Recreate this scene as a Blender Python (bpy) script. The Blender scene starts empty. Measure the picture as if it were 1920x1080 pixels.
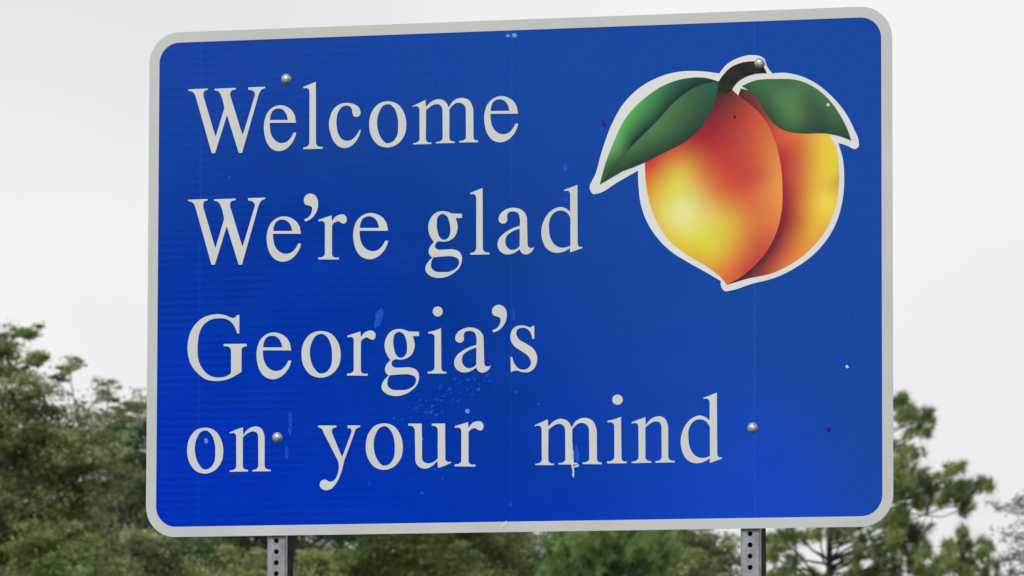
import bpy, bmesh, math, random
import numpy as np
from mathutils import Vector, Matrix
from mathutils.geometry import tessellate_polygon

# ---------------------------------------------------------------- camera
scene = bpy.context.scene
COL = scene.collection
PITCH, ROLL, CAM_Z = math.radians(5.54), math.radians(0.15), 1.6
FOCAL_PX = 12500.0                       # focal length in pixels of a 1920 wide frame
cam_data = bpy.data.cameras.new("camera")
cam = bpy.data.objects.new("camera", cam_data)
COL.objects.link(cam)
scene.camera = cam
fw = Vector((0, math.cos(PITCH), math.sin(PITCH)))
up = Vector((0, -math.sin(PITCH), math.cos(PITCH)))
rt = Vector((1, 0, 0))
cr = rt * math.cos(ROLL) + up * math.sin(ROLL)
cu = up * math.cos(ROLL) - rt * math.sin(ROLL)
m = Matrix((cr, cu, -fw)).transposed().to_4x4()
m.translation = Vector((0, 0, CAM_Z))
cam.matrix_world = m
cam_data.sensor_width = 36.0
cam_data.lens = FOCAL_PX / 1920 * 36.0
cam_data.clip_end = 3000.0
cam_data.dof.use_dof = True
cam_data.dof.focus_distance = 15.75
cam_data.dof.aperture_fstop = 21.0

# ---------------------------------------------------------------- world: bright overcast
SUN_DIR = Vector((-0.46, -0.78, 0.62)).normalized()      # towards the sun
sun_el = math.asin(SUN_DIR.z)
sun_az = math.atan2(SUN_DIR.x, SUN_DIR.y)
world = bpy.data.worlds.new("World")
scene.world = world
world.use_nodes = True
wt = world.node_tree
wt.nodes.clear()
wn = wt.nodes.new
out = wn("ShaderNodeOutputWorld")
bg = wn("ShaderNodeBackground")
bg.inputs["Strength"].default_value = 0.1
sky = wn("ShaderNodeTexSky")
sky.sky_type = 'NISHITA'
sky.sun_disc = False
sky.sun_elevation = sun_el
sky.sun_rotation = sun_az
sky.dust_density = 4.0
tc = wn("ShaderNodeTexCoord")
nz = wn("ShaderNodeTexNoise")
nz.inputs["Scale"].default_value = 5.0
nz.inputs["Detail"].default_value = 4.0
nz.inputs["Roughness"].default_value = 0.5
mp = wn("ShaderNodeMapping")
mp.inputs["Scale"].default_value = (1.0, 1.0, 2.2)
mp.inputs["Location"].default_value = (3.1, 1.7, 0.4)
ramp = wn("ShaderNodeValToRGB")
ramp.color_ramp.elements[0].position = 0.36
ramp.color_ramp.elements[0].color = (0.740, 0.775, 0.815, 1)
ramp.color_ramp.elements[1].position = 0.64
ramp.color_ramp.elements[1].color = (0.925, 0.925, 0.912, 1)
sc = wn("ShaderNodeVectorMath")
sc.operation = 'SCALE'
sc.inputs["Scale"].default_value = 7.5
mix = wn("ShaderNodeMix")
mix.data_type = 'RGBA'
mix.inputs["Factor"].default_value = 0.96              # closed cloud cover, a little of the sky above shows through
wt.links.new(tc.outputs["Generated"], mp.inputs["Vector"])
wt.links.new(mp.outputs["Vector"], nz.inputs["Vector"])
sepw = wn("ShaderNodeSeparateXYZ")
wt.links.new(tc.outputs["Generated"], sepw.inputs[0])
low = wn("ShaderNodeMapRange")                          # cloud thins towards the horizon
low.inputs["From Min"].default_value = 0.0
low.inputs["From Max"].default_value = 0.22
low.inputs["To Min"].default_value = 0.13
low.inputs["To Max"].default_value = -0.13
wt.links.new(sepw.outputs["Z"], low.inputs["Value"])
addw = wn("ShaderNodeMath")
wt.links.new(nz.outputs["Fac"], addw.inputs[0])
wt.links.new(low.outputs["Result"], addw.inputs[1])
wt.links.new(addw.outputs[0], ramp.inputs["Fac"])
wt.links.new(ramp.outputs["Color"], sc.inputs[0])
wt.links.new(sky.outputs["Color"], mix.inputs["A"])
wt.links.new(sc.outputs["Vector"], mix.inputs["B"])
wt.links.new(mix.outputs["Result"], bg.inputs["Color"])
wt.links.new(bg.outputs["Background"], out.inputs["Surface"])

sun_data = bpy.data.lights.new("sun", 'SUN')
sun_data.energy = 1.5
sun_data.angle = math.radians(16)
sun_data.color = (1.0, 0.98, 0.955)
sun = bpy.data.objects.new("sun", sun_data)
COL.objects.link(sun)
sun.rotation_euler = (-SUN_DIR).to_track_quat('-Z', 'Y').to_euler()
sun.location = (-10, -10, 30)

scene.view_settings.view_transform = 'Standard'
scene.view_settings.look = 'None'
scene.view_settings.exposure = 0.42
scene.view_settings.gamma = 1.0
scene.view_settings.use_curve_mapping = False
scene.cycles.use_denoising = True
scene.cycles.diffuse_bounces = 8
scene.cycles.max_bounces = 12


# ---------------------------------------------------------------- helpers
def tag(o, label=None, cat=None, group=None, kind=None):
    if label: o["label"] = label
    if cat: o["category"] = cat
    if group: o["group"] = group
    if kind: o["kind"] = kind
    return o


def empty(name, loc, rz=0.0):
    o = bpy.data.objects.new(name, None)
    o.empty_display_size = 0.2
    COL.objects.link(o)
    o.location = loc
    o.rotation_euler = (0, 0, rz)
    return o


def link_mesh(name, me, mat, parent=None, smooth=False):
    if mat: me.materials.append(mat)
    if smooth:
        me.polygons.foreach_set("use_smooth", [True] * len(me.polygons))
    o = bpy.data.objects.new(name, me)
    COL.objects.link(o)
    if parent: o.parent = parent
    return o


def from_bm(name, bm, mat, parent=None, smooth=False):
    me = bpy.data.meshes.new(name)
    bmesh.ops.recalc_face_normals(bm, faces=bm.faces)
    bm.to_mesh(me)
    bm.free()
    return link_mesh(name, me, mat, parent, smooth)


def from_np(name, verts, faces, mat, parent=None, smooth=False):
    """faces: (n, k) int array, all with the same corner count"""
    me = bpy.data.meshes.new(name)
    n, k = faces.shape
    me.vertices.add(len(verts))
    me.vertices.foreach_set("co", np.ascontiguousarray(verts, dtype=np.float32).ravel())
    me.loops.add(n * k)
    me.loops.foreach_set("vertex_index", np.ascontiguousarray(faces, dtype=np.int32).ravel())
    me.polygons.add(n)
    me.polygons.foreach_set("loop_start", np.arange(0, n * k, k, dtype=np.int32))
    me.polygons.foreach_set("loop_total", np.full(n, k, dtype=np.int32))
    me.update(calc_edges=True)
    return link_mesh(name, me, mat, parent, smooth)


def srgb(r, g, b):
    f = lambda c: (c / 255 / 12.92) if c <= 10 else ((c / 255 + 0.055) / 1.055) ** 2.4
    return (f(r), f(g), f(b))


class NT:
    """small helper for building materials"""
    def __init__(self, name):
        self.m = bpy.data.materials.new(name)
        self.m.use_nodes = True
        self.t = self.m.node_tree
        self.bsdf = self.t.nodes["Principled BSDF"]
        self.out = self.t.nodes["Material Output"]

    def node(self, kind, **kw):
        n = self.t.nodes.new(kind)
        for k, v in kw.items(): setattr(n, k, v)
        return n

    def link(self, a, b): self.t.links.new(a, b)

    def math(self, op, a, b=None, clamp=False):
        n = self.node("ShaderNodeMath", operation=op, use_clamp=clamp)
        for i, v in enumerate((a, b)):
            if v is None: continue
            if isinstance(v, (int, float)): n.inputs[i].default_value = v
            else: self.link(v, n.inputs[i])
        return n.outputs[0]

    def mixc(self, fac, a, b, blend='MIX'):
        n = self.node("ShaderNodeMix", data_type='RGBA', blend_type=blend)
        for key, v in (("Factor", fac), ("A", a), ("B", b)):
            s = n.inputs[key] if key == "Factor" else [i for i in n.inputs if i.name == key and i.type == 'RGBA'][0]
            if isinstance(v, (int, float)): s.default_value = v
            elif isinstance(v, tuple): s.default_value = (*v[:3], 1)
            else: self.link(v, s)
        return [o for o in n.outputs if o.type == 'RGBA'][0]

    def coords(self, kind="Object"):
        return self.node("ShaderNodeTexCoord").outputs[kind]

    def noise(self, vec, scale, detail=3.0, rough=0.55):
        n = self.node("ShaderNodeTexNoise")
        n.inputs["Scale"].default_value = scale
        n.inputs["Detail"].default_value = detail
        n.inputs["Roughness"].default_value = rough
        self.link(vec, n.inputs["Vector"])
        return n.outputs["Fac"]

    def rampf(self, fac, p0, p1, v0=0.0, v1=1.0):
        n = self.node("ShaderNodeMapRange")
        n.inputs["From Min"].default_value = p0
        n.inputs["From Max"].default_value = p1
        n.inputs["To Min"].default_value = v0
        n.inputs["To Max"].default_value = v1
        self.link(fac, n.inputs["Value"])
        return n.outputs["Result"]

    def set(self, **kw):
        for k, v in kw.items():
            s = self.bsdf.inputs[k.replace("_", " ")]
            if isinstance(v, tuple): s.default_value = (*v[:3], 1)
            elif isinstance(v, (int, float)): s.default_value = v
            else: self.link(v, s)
        return self


# ---------------------------------------------------------------- ground
gm = NT("verge_grass")
gv = gm.coords()
g1 = gm.noise(gv, 0.35, 6)
g2 = gm.noise(gv, 14.0, 4)
gc = gm.mixc(gm.rampf(g1, 0.35, 0.65), (0.055, 0.085, 0.025), (0.12, 0.12, 0.045))
gc = gm.mixc(gm.rampf(g2, 0.3, 0.75, 0.0, 0.6), gc, (0.03, 0.045, 0.015))
gm.set(Base_Color=gc, Roughness=0.95)
gm.bsdf.inputs["Specular IOR Level"].default_value = 0.15
N = 60
xs = np.sign(np.linspace(-1, 1, N)) * np.abs(np.linspace(-1, 1, N)) ** 2.2 * 900
gx, gy = np.meshgrid(xs, xs)
rr = np.sqrt(gx ** 2 + gy ** 2)
gz = (0.06 * np.sin(gx * 0.31) * np.cos(gy * 0.23) + 0.5 * np.sin(gx * 0.017 + 1) * np.sin(gy * 0.021)) * np.clip((rr - 25) / 40, 0, 1) - 0.004
vg = np.stack([gx.ravel(), gy.ravel(), gz.ravel()], 1)
idx = np.arange(N * N).reshape(N, N)
fg = np.stack([idx[:-1, :-1].ravel(), idx[:-1, 1:].ravel(), idx[1:, 1:].ravel(), idx[1:, :-1].ravel()], 1)
tag(from_np("ground", vg, fg, gm.m, smooth=True), kind="structure")

LETTERS = [
    ('W', '99.0,1075.4 148.0,1075.8 148.0,1072.5 146.2,1072.3 143.6,1071.9 141.2,1071.0 139.3,1069.6 137.9,1066.9 137.4,1063.7 137.3,1060.5 137.5,1058.1 137.9,1055.6 138.6,1053.2 139.4,1050.8 140.1,1048.4 144.8,1033.6 149.5,1018.7 154.2,1003.9 158.9,989.0 163.6,974.2 169.2,958.5 190.6,1026.7 189.7,1032.2 188.7,1037.4 187.6,1042.5 186.2,1047.6 184.5,1052.6 182.3,1057.3 181.0,1060.0 179.6,1062.7 178.0,1065.3 175.9,1067.5 173.3,1069.0 170.4,1070.1 167.3,1070.8 165.1,1071.1 165.1,1074.7 219.0,1075.0 219.0,1071.1 216.3,1071.0 212.9,1070.6 209.8,1069.6 207.4,1067.9 206.0,1065.3 205.2,1062.4 204.9,1059.4 205.2,1056.6 206.0,1053.8 207.0,1051.0 207.9,1048.4 212.7,1033.9 217.4,1019.4 222.1,1004.9 226.8,990.5 231.5,976.0 237.2,960.7 242.6,975.8 247.1,990.2 251.6,1004.5 256.1,1018.9 260.6,1033.3 265.0,1047.6 265.9,1050.1 266.9,1052.8 267.6,1055.6 267.8,1058.3 267.2,1061.0 265.8,1063.2 264.0,1065.2 261.9,1066.9 259.1,1068.3 256.1,1069.0 252.9,1069.4 250.7,1069.5 250.7,1075.1 293.3,1075.4 293.3,1072.2 291.4,1071.6 288.8,1070.7 286.3,1069.7 284.1,1068.2 282.2,1066.5 280.7,1064.4 279.3,1062.1 278.2,1059.8 277.2,1057.4 276.3,1055.1 275.6,1052.6 274.9,1050.2 274.3,1047.8 267.9,1026.1 261.5,1004.3 255.1,982.6 248.7,960.8 242.4,939.1 236.2,918.0 228.1,917.8 197.2,1010.2 167.8,919.2 159.4,919.4 152.9,941.1 146.2,963.4 139.4,985.8 132.7,1008.1 125.9,1030.5 119.2,1052.8 118.3,1055.6 117.3,1058.4 116.2,1061.2 114.7,1063.8 113.0,1066.2 110.9,1068.2 108.2,1069.7 105.1,1070.9 101.9,1071.7 99.3,1072.2'),
    ('e', '371.4,986.2 305.2,987.9 305.3,984.2 305.4,981.6 305.5,978.9 305.8,976.2 306.0,973.6 306.4,970.9 306.8,968.3 307.4,965.7 308.1,963.1 309.0,960.6 310.0,958.1 311.2,955.6 312.5,953.1 314.0,950.8 315.7,948.7 317.7,946.6 320.0,944.6 322.5,942.7 325.2,941.0 327.9,939.7 330.7,938.8 333.4,938.3 336.2,938.1 339.0,938.2 341.8,938.6 344.5,939.2 347.0,940.1 349.6,941.4 351.9,943.2 354.1,945.2 356.1,947.4 358.0,949.6 359.6,951.6 361.0,953.8 362.2,956.0 363.4,958.3 364.5,960.6 365.4,962.4 371.9,962.2 371.6,960.8 371.1,958.4 370.5,955.9 369.8,953.6 368.9,951.2 367.7,948.3 366.3,945.4 364.7,942.6 363.0,939.9 361.1,937.2 359.1,934.8 357.2,932.7 355.2,930.6 353.1,928.6 350.9,926.8 348.5,925.1 346.1,923.7 343.4,922.4 340.6,921.2 337.7,920.3 334.7,919.6 331.7,919.1 328.8,919.0 325.9,919.3 322.9,919.9 319.9,920.7 316.9,921.9 314.1,923.2 311.5,924.7 308.9,926.7 306.4,929.1 304.2,931.8 302.1,934.7 300.2,937.7 298.4,940.7 296.7,944.3 295.3,948.1 294.1,952.0 293.2,956.0 292.4,960.0 291.8,964.1 291.4,966.5 291.1,969.0 290.8,971.5 290.7,973.9 290.6,976.4 290.6,978.9 290.7,981.7 290.9,984.5 291.2,987.3 291.6,990.1 292.1,992.9 292.7,995.6 293.4,998.1 294.1,1000.7 294.9,1003.1 295.9,1005.6 296.9,1007.9 298.1,1010.1 299.6,1012.4 301.2,1014.6 302.9,1016.7 304.8,1018.8 306.8,1020.6 309.0,1022.3 311.0,1023.6 313.1,1024.9 315.3,1026.0 317.5,1026.9 319.8,1027.7 322.3,1028.4 324.9,1028.9 327.6,1029.3 330.2,1029.4 332.8,1029.4 335.4,1029.2 338.0,1028.7 340.6,1028.0 343.1,1027.2 345.6,1026.3 348.0,1025.2 350.4,1023.9 352.8,1022.5 355.1,1020.9 357.2,1019.2 359.2,1017.4 361.1,1015.4 362.7,1013.4 364.1,1011.3 365.4,1009.0 366.5,1006.6 367.7,1004.1 368.7,1001.7|305.8,994.5 306.1,998.2 306.4,1001.0 306.8,1003.7 307.5,1006.3 308.4,1009.2 309.6,1012.1 311.2,1014.9 313.2,1017.2 315.7,1019.0 318.5,1020.4 321.4,1021.4 324.5,1021.9 327.7,1022.0 330.8,1021.6 333.3,1020.8 335.8,1019.7 338.1,1018.4 340.2,1016.8 342.3,1014.8 344.2,1012.4 345.8,1009.9 347.2,1007.3 348.2,1004.9 349.1,1002.4 349.7,999.8 350.2,997.2 350.9,993.5'),
    ('l', '389.7,1071.9 391.7,1072.6 394.3,1073.5 396.8,1074.4 399.4,1075.3 402.0,1076.2 405.3,1077.4 408.7,1078.6 412.0,1079.8 415.3,1081.0 418.6,1082.2 420.6,1082.9 420.7,1059.9 420.9,1035.4 421.1,1011.0 421.3,986.5 421.4,962.0 421.6,937.5 422.0,934.6 423.2,931.8 424.8,929.4 427.0,927.7 429.8,926.6 432.9,926.1 436.2,925.9 438.5,925.9 438.5,921.4 390.3,921.9 390.3,926.0 392.9,926.3 396.2,926.9 399.3,927.9 401.8,929.6 403.5,931.7 404.9,934.2 405.4,936.9 405.3,957.0 405.2,977.1 405.1,997.1 405.1,1017.1 405.0,1037.2 404.9,1057.2 404.7,1060.5 403.9,1063.7 402.4,1066.5 400.3,1067.9 397.7,1068.6 394.8,1068.7 391.8,1068.6 389.7,1068.4'),
    ('c', '533.9,963.6 533.6,962.2 533.0,959.8 532.4,957.3 531.7,954.9 530.9,952.6 529.8,949.9 528.5,947.2 527.1,944.6 525.6,942.0 524.0,939.6 522.2,937.2 520.5,935.1 518.7,933.0 516.8,931.1 514.7,929.2 512.6,927.6 510.4,926.1 508.1,924.9 505.6,923.8 503.1,922.9 500.5,922.1 497.9,921.6 495.3,921.4 492.9,921.5 490.3,921.8 487.7,922.3 485.1,923.0 482.6,923.9 480.3,925.0 477.6,926.6 475.0,928.6 472.6,931.0 470.3,933.5 468.2,936.2 466.3,938.9 464.2,942.1 462.5,945.5 461.0,949.0 459.7,952.7 458.5,956.4 457.4,960.1 456.5,963.4 455.7,966.8 455.0,970.1 454.5,973.5 454.2,976.8 454.1,980.2 454.2,983.3 454.5,986.5 454.9,989.6 455.6,992.8 456.3,995.9 457.3,998.9 458.4,1002.2 459.7,1005.5 461.2,1008.8 462.9,1011.9 464.8,1014.8 467.0,1017.4 469.1,1019.4 471.4,1021.3 473.9,1023.1 476.6,1024.7 479.3,1026.1 482.1,1027.3 484.5,1028.0 486.9,1028.6 489.5,1029.1 492.1,1029.4 494.7,1029.6 497.2,1029.7 500.2,1029.6 503.1,1029.4 506.1,1028.9 509.0,1028.4 511.9,1027.6 514.6,1026.6 517.0,1025.6 519.4,1024.5 521.7,1023.3 523.9,1021.9 525.8,1020.3 527.5,1018.6 529.0,1016.6 530.4,1014.4 531.5,1012.1 532.4,1009.7 532.8,1007.3 533.0,1004.5 532.7,1001.7 531.9,999.5 530.1,997.7 527.5,996.2 524.8,995.5 522.0,995.4 519.1,995.9 516.8,997.0 515.1,998.9 513.7,1001.4 512.7,1004.1 512.2,1006.3 512.2,1008.7 512.1,1011.2 511.5,1013.7 510.3,1016.3 508.7,1018.7 506.7,1020.7 504.1,1022.1 501.2,1022.9 498.4,1023.3 495.3,1023.2 492.3,1022.6 489.4,1021.6 486.7,1020.3 484.4,1018.7 482.4,1016.6 480.6,1014.4 479.0,1012.0 477.6,1009.6 476.3,1006.9 475.3,1004.1 474.5,1001.2 473.9,998.3 473.5,995.3 473.1,992.4 472.8,989.6 472.7,986.7 472.6,983.8 472.7,980.9 472.9,978.1 473.2,975.2 473.5,971.9 474.0,968.6 474.6,965.3 475.4,962.0 476.4,958.7 477.8,955.7 479.0,953.2 480.5,950.7 482.1,948.2 483.9,945.9 485.9,943.9 488.2,942.2 490.8,940.8 493.7,939.6 496.8,938.9 499.8,938.5 502.6,938.6 505.5,939.2 508.4,940.0 511.1,941.2 513.6,942.5 515.9,944.0 518.1,945.8 520.2,947.7 522.0,949.8 523.8,952.0 525.4,954.2 526.8,956.6 528.1,959.1 529.3,961.7 530.2,963.7'),
    ('o', '554.9,974.9 554.9,980.2 555.3,985.7 556.1,991.1 557.4,996.3 559.1,1001.4 561.3,1006.1 563.3,1009.5 565.6,1013.0 568.3,1016.3 571.1,1019.3 574.2,1022.0 577.4,1024.3 580.9,1026.1 584.7,1027.6 588.8,1028.8 593.0,1029.6 597.1,1030.1 601.2,1030.2 605.2,1029.8 609.4,1029.1 613.6,1028.0 617.6,1026.6 621.5,1024.8 624.9,1022.8 628.3,1020.1 631.4,1016.9 634.3,1013.3 636.9,1009.4 639.2,1005.4 641.2,1001.5 643.0,997.2 644.5,992.7 645.6,988.1 646.4,983.4 646.9,978.7 647.2,974.1 647.1,969.1 646.7,964.1 646.0,959.1 644.9,954.1 643.4,949.4 641.4,945.1 639.4,941.6 637.1,938.2 634.5,934.9 631.6,931.9 628.5,929.2 625.3,926.9 621.6,924.8 617.6,923.0 613.4,921.6 609.1,920.5 604.7,919.9 600.5,919.7 596.6,920.0 592.7,920.6 588.7,921.5 584.8,922.8 581.1,924.4 577.8,926.2 574.5,928.6 571.4,931.5 568.5,934.7 565.9,938.2 563.6,941.8 561.5,945.4 559.4,949.9 557.7,954.7 556.5,959.7 555.6,964.8 555.1,969.9|574.3,978.5 574.4,983.2 574.8,988.0 575.6,992.8 576.7,997.5 578.1,1002.0 580.0,1006.3 581.3,1008.8 582.6,1011.4 584.1,1014.0 585.8,1016.4 587.8,1018.5 590.0,1020.2 592.7,1021.5 595.6,1022.5 598.7,1023.2 601.8,1023.4 604.7,1023.0 607.4,1022.0 609.9,1020.3 612.3,1018.2 614.4,1016.0 616.4,1013.8 618.5,1010.9 620.2,1007.8 621.6,1004.4 622.8,1001.0 623.9,997.5 624.8,994.1 625.7,990.3 626.3,986.3 626.8,982.4 627.0,978.4 627.1,974.4 627.1,970.5 627.1,966.2 627.0,961.7 626.7,957.3 626.1,952.9 625.0,948.7 623.4,944.8 621.9,942.4 620.4,939.9 618.6,937.6 616.6,935.4 614.4,933.5 612.0,932.0 609.4,930.9 606.6,930.1 603.7,929.6 600.7,929.4 598.0,929.8 595.4,930.8 593.0,932.5 590.8,934.6 588.8,936.9 586.9,939.3 585.2,941.6 583.4,944.2 581.9,947.1 580.5,950.0 579.3,953.0 578.2,956.1 577.3,959.1 576.4,962.2 575.7,965.5 575.1,968.7 574.7,972.0 574.4,975.3'),
    ('m', '662.9,1016.9 664.9,1017.7 667.6,1018.8 670.2,1019.9 672.9,1021.0 675.5,1022.1 678.9,1023.6 682.3,1025.1 685.8,1026.6 689.2,1028.0 692.6,1029.5 694.6,1030.4 695.5,1013.6 699.0,1016.6 701.2,1018.9 703.4,1021.0 705.8,1023.0 708.2,1024.8 710.8,1026.4 713.1,1027.5 715.6,1028.6 718.1,1029.6 720.7,1030.3 723.2,1030.8 725.7,1031.0 728.5,1030.9 731.4,1030.5 734.3,1029.7 737.0,1028.8 739.5,1027.5 741.7,1026.1 743.9,1024.4 745.8,1022.4 747.6,1020.3 749.0,1018.1 750.0,1016.1 750.9,1014.0 752.5,1010.6 754.8,1014.1 756.1,1016.5 757.6,1018.9 759.1,1021.0 760.8,1023.0 762.6,1024.8 764.6,1026.3 766.8,1027.7 769.1,1028.9 771.5,1030.0 774.0,1030.9 776.5,1031.5 779.2,1032.0 782.0,1032.3 784.8,1032.3 787.6,1032.2 790.3,1031.7 792.8,1031.0 795.3,1030.1 797.8,1029.0 800.1,1027.7 802.2,1026.2 804.1,1024.6 805.7,1022.6 807.1,1020.4 808.4,1018.1 809.5,1015.6 810.5,1013.1 811.3,1010.7 812.0,1008.3 812.5,1005.9 813.0,1003.4 813.2,1001.0 813.3,998.5 813.4,988.1 813.5,977.7 813.7,967.3 813.8,956.9 813.9,946.5 814.0,936.0 815.2,933.0 817.5,930.6 820.2,929.5 823.3,929.3 825.4,929.5 825.4,925.1 779.1,926.1 779.1,929.7 781.4,929.6 784.6,929.7 787.6,930.3 790.3,931.4 792.5,933.0 794.6,935.0 795.5,937.6 795.4,948.4 795.3,958.9 795.2,969.5 795.1,980.1 795.0,990.6 794.9,1001.2 794.8,1004.0 794.4,1006.9 793.7,1009.8 792.5,1012.3 790.9,1014.5 788.9,1016.4 786.7,1018.0 784.3,1019.3 781.6,1020.3 778.6,1020.9 775.6,1021.1 772.8,1020.8 770.2,1020.2 767.8,1019.1 765.5,1017.7 763.3,1016.2 761.3,1014.6 759.3,1012.7 757.5,1010.6 755.8,1008.5 754.0,1006.0 754.1,994.2 754.1,982.8 754.1,971.3 754.2,959.9 754.2,948.4 754.3,936.8 754.9,934.3 756.5,932.0 758.5,930.3 760.7,929.2 763.2,928.8 765.8,928.7 767.5,928.7 767.5,925.2 721.1,925.8 721.1,929.0 723.0,929.0 725.8,929.0 728.5,929.4 731.0,930.1 733.2,931.3 735.2,932.9 737.0,934.9 737.8,937.3 737.7,948.0 737.6,958.6 737.4,969.2 737.3,979.8 737.2,990.4 737.1,1000.9 737.0,1003.4 736.8,1006.0 736.3,1008.6 735.5,1011.0 734.3,1013.2 732.6,1015.1 730.6,1016.8 728.3,1018.2 726.0,1019.1 723.4,1019.5 720.7,1019.4 718.0,1019.0 715.5,1018.4 713.1,1017.5 710.7,1016.4 708.5,1015.1 706.4,1013.7 704.3,1012.3 702.3,1011.0 700.3,1009.6 698.4,1008.2 696.2,1006.5 696.1,994.5 696.0,982.9 696.0,971.3 695.9,959.8 695.8,948.2 695.8,936.5 696.4,934.0 697.9,931.8 699.7,930.0 702.0,928.7 704.8,928.0 707.7,927.8 709.7,927.8 709.7,924.4 664.8,925.0 664.7,927.8 667.2,928.0 670.4,928.4 673.4,929.3 676.0,930.7 678.0,932.4 679.8,934.5 680.6,936.9 680.5,948.7 680.3,960.4 680.2,972.0 680.1,983.7 680.0,995.3 679.9,1007.1 679.4,1009.6 678.4,1012.1 676.9,1014.1 674.6,1015.6 671.6,1016.1 668.5,1015.9 665.1,1015.2 662.9,1014.7'),
    ('e', '923.7,990.2 855.5,991.9 855.6,988.2 855.7,985.6 855.8,982.9 856.1,980.2 856.4,977.6 856.7,974.9 857.1,972.3 857.7,969.7 858.4,967.1 859.4,964.6 860.4,962.1 861.6,959.6 863.0,957.1 864.5,954.8 866.3,952.7 868.4,950.6 870.8,948.6 873.3,946.7 876.0,945.0 878.9,943.7 881.7,942.8 884.5,942.3 887.3,942.2 890.2,942.2 893.1,942.6 895.9,943.2 898.4,944.1 901.1,945.4 903.5,947.2 905.7,949.2 907.8,951.4 909.7,953.6 911.3,955.6 912.8,957.7 914.1,960.0 915.3,962.3 916.5,964.6 917.3,966.4 924.2,966.2 923.9,964.8 923.3,962.3 922.7,959.9 922.0,957.5 921.1,955.2 919.8,952.3 918.4,949.4 916.8,946.6 915.0,943.9 913.1,941.3 911.0,938.8 909.1,936.7 907.0,934.6 904.8,932.6 902.5,930.8 900.1,929.1 897.6,927.7 894.8,926.4 891.9,925.3 888.9,924.3 885.8,923.6 882.7,923.2 879.7,923.1 876.7,923.3 873.6,923.9 870.5,924.8 867.4,925.9 864.5,927.3 861.9,928.8 859.2,930.8 856.6,933.2 854.3,935.9 852.1,938.8 850.2,941.8 848.4,944.8 846.6,948.4 845.2,952.1 844.0,956.0 843.0,960.0 842.2,964.1 841.5,968.1 841.2,970.5 840.9,973.0 840.6,975.5 840.4,977.9 840.4,980.4 840.3,982.9 840.4,985.7 840.7,988.5 841.0,991.3 841.4,994.1 841.9,996.9 842.6,999.6 843.2,1002.1 844.0,1004.6 844.8,1007.1 845.8,1009.5 846.9,1011.9 848.1,1014.1 849.6,1016.3 851.3,1018.6 853.1,1020.7 855.1,1022.7 857.1,1024.5 859.3,1026.2 861.4,1027.6 863.5,1028.8 865.8,1029.9 868.1,1030.9 870.5,1031.7 873.1,1032.4 875.8,1032.9 878.5,1033.2 881.2,1033.4 883.9,1033.3 886.6,1033.1 889.2,1032.6 891.9,1031.9 894.6,1031.1 897.1,1030.2 899.6,1029.1 902.1,1027.8 904.5,1026.4 906.9,1024.8 909.1,1023.1 911.2,1021.2 913.0,1019.3 914.7,1017.3 916.1,1015.2 917.5,1012.9 918.7,1010.5 919.8,1008.0 920.9,1005.6|856.2,998.5 856.4,1002.2 856.7,1004.9 857.1,1007.6 857.8,1010.3 858.8,1013.2 860.1,1016.1 861.7,1018.8 863.8,1021.1 866.3,1022.9 869.2,1024.4 872.2,1025.4 875.4,1025.8 878.7,1025.9 881.8,1025.5 884.4,1024.7 887.0,1023.6 889.3,1022.3 891.5,1020.7 893.7,1018.7 895.6,1016.3 897.2,1013.8 898.7,1011.3 899.7,1008.8 900.6,1006.3 901.2,1003.7 901.8,1001.1 902.4,997.5'),
    ('W', '100.2,808.7 149.3,809.1 149.3,805.8 147.5,805.5 144.8,805.1 142.5,804.2 140.5,802.8 139.2,800.1 138.7,796.8 138.6,793.6 138.7,791.1 139.2,788.6 139.8,786.1 140.6,783.7 141.4,781.3 146.1,766.3 150.8,751.2 155.5,736.2 160.2,721.1 164.9,706.1 170.5,690.2 191.9,759.3 191.0,764.8 190.1,770.1 188.9,775.3 187.5,780.4 185.8,785.5 183.6,790.3 182.3,793.0 180.9,795.8 179.3,798.4 177.2,800.6 174.6,802.2 171.7,803.2 168.6,803.9 166.4,804.3 166.3,808.0 220.4,808.2 220.4,804.2 217.7,804.1 214.2,803.7 211.2,802.7 208.7,800.9 207.3,798.3 206.6,795.3 206.3,792.4 206.6,789.5 207.4,786.6 208.4,783.9 209.3,781.2 214.1,766.5 218.8,751.8 223.5,737.1 228.2,722.4 233.0,707.8 238.7,692.2 244.1,707.6 248.6,722.1 253.1,736.7 257.6,751.2 262.0,765.8 266.5,780.3 267.4,782.9 268.3,785.6 269.1,788.4 269.3,791.2 268.7,793.8 267.3,796.1 265.5,798.1 263.4,799.9 260.6,801.2 257.6,802.0 254.4,802.4 252.2,802.5 252.1,808.2 294.9,808.4 294.9,805.1 292.9,804.6 290.3,803.7 287.9,802.6 285.6,801.2 283.8,799.4 282.2,797.2 280.9,794.9 279.7,792.6 278.7,790.2 277.8,787.8 277.1,785.4 276.4,782.9 275.8,780.5 269.4,758.5 263.0,736.4 256.6,714.4 250.2,692.4 243.8,670.3 237.6,648.9 229.5,648.8 198.6,742.5 169.1,650.3 160.7,650.6 154.2,672.5 147.4,695.2 140.7,717.8 133.9,740.5 127.1,763.2 120.4,785.8 119.5,788.6 118.5,791.5 117.4,794.3 115.9,797.0 114.2,799.4 112.1,801.4 109.3,803.0 106.3,804.1 103.0,805.0 100.5,805.5'),
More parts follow.
